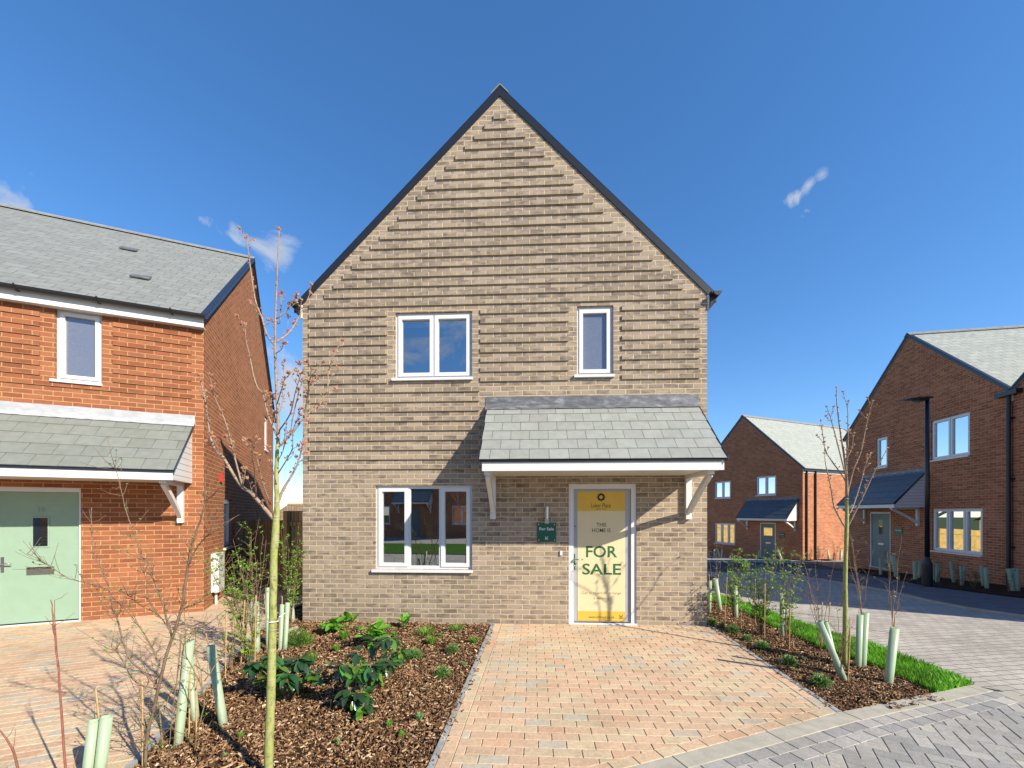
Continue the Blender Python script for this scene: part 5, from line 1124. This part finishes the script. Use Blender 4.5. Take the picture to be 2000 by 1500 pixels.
shrub_px('bare_shrub', 'thin crooked bare shrub beside the tall cane, right of the big arching shrub', 2.95, [
    (3, [(318, 1470), (312, 1400), (305, 1350), (306, 1330)]), (2.6, [(380, 1470), (386, 1430), (398, 1380), (395, 1345), (376, 1305), (364, 1280), (362, 1240), (360, 1180)]), (2.2, [(340, 1465), (344, 1400), (352, 1330), (356, 1280), (362, 1230)]),
    (2, [(400, 1330), (420, 1300), (440, 1265), (470, 1235), (500, 1215)]), (1.8, [(395, 1345), (392, 1310), (380, 1270), (384, 1225)]), (1.6, [(352, 1330), (340, 1345), (330, 1360), (322, 1385), (318, 1400)])], 33, .15, (.16, .34, .04), (.24, .18, .09), 1.2, (352, 1462))
shrub_px('bare_sapling', 'tall straight reddish bare stem rising in front of the mint green door', 2.5, [(3.6, [(132, 1560), (125, 1460), (119, 1360), (112, 1290), (106, 1240), (102, 1190), (100, 1172)]), (2.4, [(113, 1300), (109, 1240), (106, 1200), (107, 1172)])], 35, 0, barkc=(.28, .10, .07), twigs=.2, base=(132, 1550))
shrub_px('bare_sapling', 'short curved reddish stem at the bottom left corner', 2.3, [(4.0, [(45, 1600), (34, 1500), (20, 1455), (-5, 1422), (-25, 1400)])], 36, 0, barkc=(.24, .11, .07), twigs=.2, base=(45, 1590))

def bush(name, label, bx, by, hpx, spread, nst, seed, leaf, leafcol, lean=0, cat='shrub', barkc=(.26, .17, .10), start=.25, lsz=(.018, .034), white=0, th=1.0):
    rng = random.Random(seed); b = G(bx, by); s = b.y / F; root = empty(name, b, 0, label=label, cat=cat); mb = MB(); lf = MB(); fl = MB(); hh = hpx * s
    for k in range(nst):
        a = rng.uniform(0, 6.28); top = hh * rng.uniform(.6, 1.0); ox = math.cos(a) * spread * s * rng.uniform(.3, 1) + lean * s; oy = math.sin(a) * spread * s * rng.uniform(.2, .8)
        P = [Vector((0, 0, -.02))]; n = 7
        for i in range(1, n + 1):
            t = i / n; P.append(Vector((ox * t ** 1.3 + rng.gauss(0, .008), oy * t ** 1.3 + rng.gauss(0, .008), top * t)))
        P = spline(P, 2); m_ = len(P); rr = [max(.0012, .0045 * th * (1 - .75 * i / m_)) for i in range(m_)]; mb.tube(P, rr, 5, barkc)
        for _ in range(18 if leaf > .3 else 12):
            i = rng.randrange(int(m_ * start), m_); d = Vector((rng.uniform(-1, 1), rng.uniform(-1, 1), rng.uniform(0, 1.2))).normalized(); e = P[i] + d * rng.uniform(.03, .14) * hh; q = P[i].lerp(e, .5) + Vector((0, 0, .006)); mb.tube([P[i], q, e], [.0016, .0013, .001], 4, barkc)
            for w in (q, e, P[i].lerp(e, .75)):
                if rng.random() < leaf:
                    for __ in range(rng.randint(2, 5)): lf.leaf(w + Vector((rng.gauss(0, .006), rng.gauss(0, .006), rng.gauss(0, .006))), (rng.uniform(-1, 1), rng.uniform(-1, 1), rng.uniform(-.2, 1)), (rng.uniform(-.5, .5), rng.uniform(-.5, .5), 1), rng.uniform(*lsz), rng.uniform(.5, .7) * lsz[1], tuple(k_ * rng.uniform(.75, 1.3) for k_ in leafcol))
                elif rng.random() < .6: bud(mb, w, d, .009, .0022, (.40, .22, .15))
                if white and rng.random() < white: bud(fl, w, d, .009, .006, (.75, .7, .68))
    mb.build('stems', M_BARKA, root, True)
    if lf.f: lf.build('leaves', M_LEAF, root)
    if fl.f: fl.build('blossom', MATS['bud'], root)
    return root
LG = (.22, .42, .04)
bush('leafy_shrub', 'arching green leafy shrub in front of the white meter box', 478, 1262, 225, 52, 11, 41, .85, LG, lean=-32, start=.3)
bush('bare_shrub', 'wiry bare shrub in front of the timber gate', 497, 1290, 280, 50, 11, 42, .2, LG)
bush('bare_shrub', 'sparse bare shrub on the side path edging left of the mossy trunk', 452, 1310, 175, 42, 6, 43, .2, LG)
bush('leafy_shrub', 'leafy shrub between the mossy trunk and the brown house corner', 568, 1215, 190, 28, 10, 44, .8, LG)
bush('bare_shrub', 'low bare shrub at the foot of the edging beside the isolated guard', 490, 1300, 110, 36, 5, 45, .35, LG)
bush('leafy_shrub', 'leafy shrub with white blossom nearest the brown house in the right bed', 1432, 1206, 135, 36, 12, 46, .85, LG, white=.06)
bush('leafy_shrub', 'leafy shrub with white blossom over the forked stem', 1486, 1240, 170, 52, 13, 47, .75, LG, white=.08)
bush('leafy_shrub', 'leafy shrub beside the upright guard in the right bed', 1534, 1248, 175, 32, 8, 48, .5, LG, white=.04, lean=6)
bush('bare_shrub', 'dark bare shrub at the corner of the brown house', 1396, 1190, 130, 26, 4, 49, .12, (.08, .16, .04))
bush('bare_shrub', 'bare shrub with pink buds left of the right bed young tree', 1604, 1268, 210, 48, 6, 50, .04, LG, lean=-8)
bush('bare_shrub', 'bare shrub rising from the wide double guard', 1684, 1210, 200, 40, 5, 51, .05, (.3, .2, .06))
bush('bare_shrub', 'tall bare shrub rising from the rightmost guard', 1742, 1236, 195, 34, 4, 52, .05, (.3, .2, .06))
bush('bare_shrub', 'low bare twigs at the foot of the right bed young tree', 1640, 1300, 120, 34, 4, 53, .03, LG)
for i, (x, y, h_, sp, lf_, lb_) in enumerate([(1600, 1122, 55, 12, .3, 'small shrub left of the grey green door of the dark red house'), (1735, 1126, 75, 18, .25, 'dark leafy shrub beside the green sign of the dark red house'), (1830, 1140, 65, 20, .15, 'sparse shrub below the big window of the dark red house'), (1875, 1148, 75, 16, .3, 'upright shrub below the right pane of the dark red house window'), (1970, 1160, 60, 12, .3, 'small shrub in front of the black downpipe'), (1902, 1150, 40, 14, .5, 'low shrub right of the street lamp near the pale guards'),
                                           (1390, 1096, 40, 8, .4, 'small shrub at the left end of the far house'), (1530, 1094, 50, 7, .6, 'yellow green shrub beside the far house door'), (1565, 1094, 45, 8, .3, 'sparse shrub under the far house canopy end'), (1600, 1095, 40, 8, .5, 'small shrub along the sunlit side wall'), (1632, 1095, 40, 8, .4, 'small shrub at the right end of the sunlit side wall')]):
    bush('small_shrub', lb_, x, y, h_, sp, 4, 60 + i, lf_, (.14, .22, .04))

# --- low plants
def mound(bx, by, wpx, label, seed, col=(.20, .36, .09)):
    rng = random.Random(seed); b = G(bx, by); s = b.y / F; r = wpx * s / 2 * 1.08; mb = MB()
    for _ in range(340):
        a = rng.uniform(0, 6.28); el = rng.uniform(.05, 1.4); d = Vector((math.cos(a) * math.cos(el), math.sin(a) * math.cos(el), math.sin(el) * 1.05)); e = d * r * rng.uniform(.65, 1.08); p = e * .35
        mb.tube([p * .3, e * .85], .0012, 3, (.12, .18, .05))
        for k in range(6): q = p.lerp(e, k / 5); mb.leaf(q, d + Vector((rng.uniform(-1, 1), rng.uniform(-1, 1), rng.uniform(-.3, 1))), (0, 0, 1), rng.uniform(.012, .022), .008, tuple(c * rng.uniform(.7, 1.35) for c in col))
    tag(mb.build('low_plant', M_LEAF, None, False, (b.x, b.y, b.z)), label, 'plant', 'small green mounds in the beds')
for i, a in enumerate([(1391, 1219, 20, 'smallest green mound at the brown house corner'), (1432, 1236, 28, 'green mound second from the brown house in the right bed'), (1459, 1252, 20, 'green mound third from the brown house in the right bed'), (1489, 1268, 28, 'green mound fourth from the brown house, left of the lone cane'), (1540, 1300, 34, 'green mound beyond the lone cane of the right bed'), (1603, 1340, 40, 'largest front green mound of the right bed'),
                       (884, 1274, 26, 'green mound at the drive edge near the brown house'), (808, 1286, 34, 'pale green mound behind the glossy right-hand plant'), (864, 1322, 34, 'green mound by the drive left edging')]): mound(*a, 70 + i)
mound(582, 1262, 64, 'broad fresh green feathery clump at the left corner of the brown house', 80, (.11, .30, .03))
def tuft(bx, by, wpx, hpx, label, seed, col=(.17, .34, .04)):
    rng = random.Random(seed); b = G(bx, by); s = b.y / F; mb = MB()
    for _ in range(90):
        a = rng.uniform(0, 6.28); r = wpx * s / 2 * rng.uniform(.4, 1); h_ = hpx * s * rng.uniform(.5, 1); o = Vector((math.cos(a) * r * .3, math.sin(a) * r * .3, 0)); t = Vector((math.cos(a) * r, math.sin(a) * r, h_ * .7)); m_ = (o + t) * .5 + Vector((0, 0, h_ * .45)); sd = Vector((-math.sin(a), math.cos(a), 0)) * .0035
        mb.idx([o - sd, o + sd, m_ + sd, m_ - sd, t], [(0, 1, 2, 3), (3, 2, 4)], tuple(c * rng.uniform(.7, 1.3) for c in col))
    tag(mb.build('grass_tuft', M_BLADE, None, False, (b.x, b.y, b.z)), label, 'plant', 'wispy green tufts in the left bed')
for i, a in enumerate([(672, 1250, 34, 26, 'feathery tuft between the leaf rosettes'), (657, 1272, 22, 16, 'small feathery tuft in front of the rosettes'), (832, 1240, 70, 18, 'wide flat grassy tuft in front of the brown wall'), (892, 1232, 50, 14, 'flat grassy tuft nearest the drive corner'), (842, 1258, 34, 20, 'thin grassy tuft behind the pale mound'), (926, 1256, 34, 14, 'small grassy tuft on the drive edge'), (600, 1258, 40, 26, 'yellow green tuft beside the feathery clump'), (610, 1295, 30, 26, 'yellow green tuft behind the left glossy plant')]): tuft(*a, 90 + i)
def bigleaf(mb, p, d, up, ln, w, col, curl=.25):
    d = Vector(d).normalized(); sd = d.cross(Vector(up)); sd = sd.normalized() if sd.length > .01 else Vector((1, 0, 0)); nn = sd.cross(d); V = []; n = 6
    for i in range(n + 1):
        t = i / n; wd = w * .5 * math.sin(math.pi * min(1, t * .92 + .04)) ** .75; c = p + d * ln * t - nn * ln * curl * t * t
        for k, q in ((-1, .22), (-.5, .05), (0, 0), (.5, .05), (1, .22)): V.append(c + sd * wd * k + nn * wd * (q + (-.10 if abs(k) == .5 else 0)))
    fs = [(i * 5 + k, i * 5 + k + 1, (i + 1) * 5 + k + 1, (i + 1) * 5 + k) for i in range(n) for k in range(4)]; mb.idx(V, fs, col)
def glossy():
    s = NT('glossy_dark_leaf'); a = s.n('ShaderNodeAttribute'); a.attribute_name = 'Col'; s.base(a.outputs['Color'], .22, .8); tr = s.n('ShaderNodeBsdfTranslucent'); s.t.links.new(s.mix(1, a.outputs['Color'], (1.3, 2.4, .7, 1), 'MULTIPLY'), tr.inputs[0]); mxs = s.n('ShaderNodeMixShader'); mxs.inputs[0].default_value = .3
    s.t.links.new(s.b.outputs[0], mxs.inputs[1]); s.t.links.new(tr.outputs[0], mxs.inputs[2]); s.t.links.new(mxs.outputs[0], s.t.nodes['Material Output'].inputs[0]); return s.m
M_GLOSSY = glossy()
def viburnum(bx, by, label, seed, clumps):
    rng = random.Random(seed); b = G(bx, by); s = b.y / F; root = empty('glossy_shrub', b, 0, label=label, cat='shrub'); st, lf, fl = MB(), MB(), MB()
    for (ox, oz, oy) in clumps:
        h = Vector((ox * s, oy, oz * s)); st.tube([Vector((0, 0, -.02)), h * .5 + Vector((0, 0, .02)), h], [.006, .005, .004], 6, (.24, .13, .08))
        for k in range(rng.randint(13, 18)):
            a = rng.uniform(0, 6.28); el = rng.uniform(-.75, .6); d = Vector((math.cos(a) * math.cos(el), math.sin(a) * math.cos(el), math.sin(el))); p = h + Vector((0, 0, rng.uniform(-.05, .015)))
            g_ = rng.random(); c = (.035, .085, .04) if g_ < .45 else ((.055, .14, .045) if g_ < .75 else (.12, .26, .035)); bigleaf(lf, p + d * .012, d, (0, 0, 1), rng.uniform(.085, .14), rng.uniform(.05, .072), tuple(q * rng.uniform(.8, 1.25) for q in c), rng.uniform(.15, .6))
        for _ in range(10): bud(fl, h + Vector((rng.gauss(0, .007), rng.gauss(0, .007), rng.uniform(0, .02))), (rng.uniform(-1, 1), rng.uniform(-1, 1), 1.5), .012, .004, (.46, .24, .18))
    st.build('stems', M_BARKA, root, True); lf.build('leaves', M_GLOSSY, root, True); fl.build('flower_buds', MATS['bud'], root)
rv = random.Random(3)
viburnum(565, 1368, 'dark glossy broad-leaved shrub right behind the mossy trunk', 101, [(rv.uniform(-60, 62), rv.uniform(10, 92), rv.uniform(-.14, .14)) for _ in range(12)])
viburnum(690, 1392, 'dark glossy broad-leaved shrub at the front centre of the left bed', 102, [(rv.uniform(-34, 34), rv.uniform(12, 95), rv.uniform(-.10, .10)) for _ in range(9)])
viburnum(737, 1345, 'dark glossy broad-leaved shrub with pink flower buds, behind the front centre one', 103, [(rv.uniform(-34, 40), rv.uniform(30, 105), rv.uniform(-.12, .12)) for _ in range(9)])
def rosette(bx, by, wpx, hpx, label, seed, n=24):
    rng = random.Random(seed); b = G(bx, by); s = b.y / F; mb = MB()
    for _ in range(n):
        a = rng.uniform(0, 6.28); el = rng.uniform(.15, 1.2); d = Vector((math.cos(a) * math.cos(el), math.sin(a) * math.cos(el), math.sin(el))); p = Vector((rng.uniform(-.3, .3) * wpx * s, rng.uniform(-.08, .08), hpx * s * rng.uniform(.05, .55)))
        mb.tube([Vector((p.x * .6, p.y, -.01)), p], .004, 4, (.2, .3, .08)); v = rng.uniform(.8, 1.3); bigleaf(mb, p, d, (0, 0, 1), rng.uniform(.12, .19), rng.uniform(.09, .13), (.13 * v, .34 * v, .03 * v), rng.uniform(.1, .7))
    tag(mb.build('leaf_rosette', M_LEAF, None, True, (b.x, b.y, b.z)), label, 'plant', 'bright green broad-leaved rosettes')
rosette(650, 1236, 34, 36, 'bright green broad-leaved rosette left, against the brown wall', 111)
rosette(735, 1262, 56, 62, 'largest bright green broad-leaved rosette below the ground floor window', 112, 38)
rosette(792, 1226, 12, 34, 'narrow upright bright green plant against the brown wall', 113, 6)
rosette(684, 1216, 24, 14, 'low bright green rosette against the brown wall behind the others', 114, 10)
for i, (x, y, w_, h_) in enumerate([(705, 1300, 18, 12), (640, 1300, 16, 10), (760, 1420, 20, 16), (820, 1408, 26, 20), (785, 1440, 18, 16), (660, 1455, 16, 18), (470, 1440, 16, 12), (905, 1300, 18, 10), (770, 1245, 20, 14), (700, 1232, 22, 14), (860, 1245, 16, 10), (440, 1480, 14, 12), (1410, 1226, 16, 12), (1570, 1290, 14, 10)]):
    tuft(x, y, w_, h_, ['tiny weed', 'wispy seedling', 'small sprout', 'pale grey green sprig'][i % 4] + ' in the bark mulch, ' + ['left of the front glossy shrub', 'behind the mossy trunk plant', 'right of the front glossy shrub', 'near the drive edging at the front', 'closest to the camera near the drive', 'in front of the front glossy shrub', 'left of the mossy trunk foot', 'by the drive edging half way up', 'behind the largest rosette', 'behind the feathery tuft', 'under the ground floor window corner', 'by the bare shrub foot', 'in the right bed near the house', 'in the right bed by the lone cane'][i], 150 + i, (.25, .36, .14) if i % 2 else (.17, .34, .05))
# distant bare trees behind the far house
def bare_tree(x, y, z, h, label, seed):
    rng = random.Random(seed); root = empty('bare_tree', (x, y, z), 0, label=label, cat='tree'); t = MB(); c = MB(); t.tube([(0, 0, 0), (0, 0, h * .4)], [.22, .15], 8, (.16, .12, .09)); t.build('trunk', M_BARKA, root, True)
    def br(p, d, ln, r, k):
        e = p + d * ln; c.tube([p, p.lerp(e, .5) + Vector((rng.gauss(0, .03), rng.gauss(0, .03), rng.gauss(0, .03))) * ln, e], [r, r * .8, r * .6], 4, (.20, .14, .10))
        if k:
            for _ in range(3 if k > 1 else 4): br(p.lerp(e, rng.uniform(.5, 1)), (d + Vector((rng.gauss(0, .55), rng.gauss(0, .55), rng.gauss(.1, .3)))).normalized(), ln * rng.uniform(.55, .8), r * .6, k - 1)
    for _ in range(6): br(Vector((0, 0, h * rng.uniform(.25, .4))), Vector((rng.gauss(0, .5), rng.gauss(0, .5), 1)).normalized(), h * .22, .10, 4)
    c.build('crown', M_BARKA, root)
bare_tree(20, 42, -1.2, 10.5, 'leafless tree behind the ridge of the far house', 1)
bare_tree(24, 44, -1.2, 9, 'second leafless tree further right behind the far house', 2)

# street lamp
b = G(1811, 1147); s = b.y / F; sl = empty('street_lamp', b, rad(0), label='tall black street lamp with flat head beside the dark red house', cat='street lamp'); top = P3(1809, 780, b.y).z - b.z
m = MB(); rb = 11 * s / 2 * 1.25; m.tube([(0, 0, -.05), (0, 0, .62), (0, 0, .78), (0, 0, .80)], [rb * 1.15, rb * 1.15, rb * .6, rb * .55], 14); m.build('base', M_BLACK, sl, False)
m = MB(); m.tube([(0, 0, .78), (0, 0, top)], [rb * .56, rb * .48], 14); m.build('post', M_BLACK, sl, True)
m = MB(); hl = 46 * s; m.prism([(.06, -.10, top + .01), (.06, .10, top + .01), (-hl * .3, .13, top + .0), (-hl, .04, top - .03), (-hl, -.04, top - .03), (-hl * .3, -.13, top + .0)], (0, 0, .045)); m.prism([(-.05, -.08, top - .04), (-.05, .08, top - .04), (-hl * .5, .09, top - .06), (-hl * .5, -.09, top - .06)], (0, 0, .045)); m.build('lamp_head', M_BLACK, sl)

# ================================================================== what the windows mirror: the street behind the camera
sheet('lawn', [(-12, -4.5), (3, -3.2), (4, -9), (-12, -9.5)], .004, M_TURF, 1)
sheet('back_road', [(-40, -40), (40, -40), (40, 1.0), (-40, 1.0)], -.02, M_ROADG, 2)
def back_house(label, x1, y, w, seed):
    d = Vector((-1, -.05, 0)).normalized(); h = House('opposite_house', label, (x1, y), (d.x, d.y), 0, w, 8); e, a = 5.1, 8.0; k = (a - e) / 4; tf = lambda x: e + k * min(x, 8 - x)
    wins = [(1.0, 2.4, .9, 2.2), (w - 2.6, w - 1.2, .9, 2.2), (1.0, 2.2, 3.3, 4.5), (w - 2.5, w - 1.2, 3.3, 4.5)]; dr = (w / 2 - .5, w / 2 + .5, 0, 2.1)
    wl = MB(); wall_plane(wl, h.F, w, lambda x: e, [], wins + [dr]); wall_plane(wl, h.L, 8, tf, [4], []); wall_plane(wl, h.Rr, 8, tf, [4], []); wall_plane(wl, h.B, w, lambda x: e, [], []); wl.build('wall', M_DRED, h.root)
    for q in wins: window(h.root, h.F, q, 2, M_GLASSD)
    m = MB(); m.box(h.F, dr[0], dr[1], .05, .09, .01, 2.1); m.build('door', M_SAGE, h.root)
    roof(h, False, e, a, mat=M_SLATE); canopy(h.root, h.F, w / 2 - 1.4, w / 2 + 1.4, 3.3, -.95, 2.45, .15, (w / 2 - 1.3, w / 2 + 1.2), 1.7, seed=seed)
back_house('dark red brick house across the street, mirrored in the ground floor window', -4.2, -15, 9, 1)
back_house('dark red brick house across the street behind the camera to the right', 7.5, -24, 9, 2)
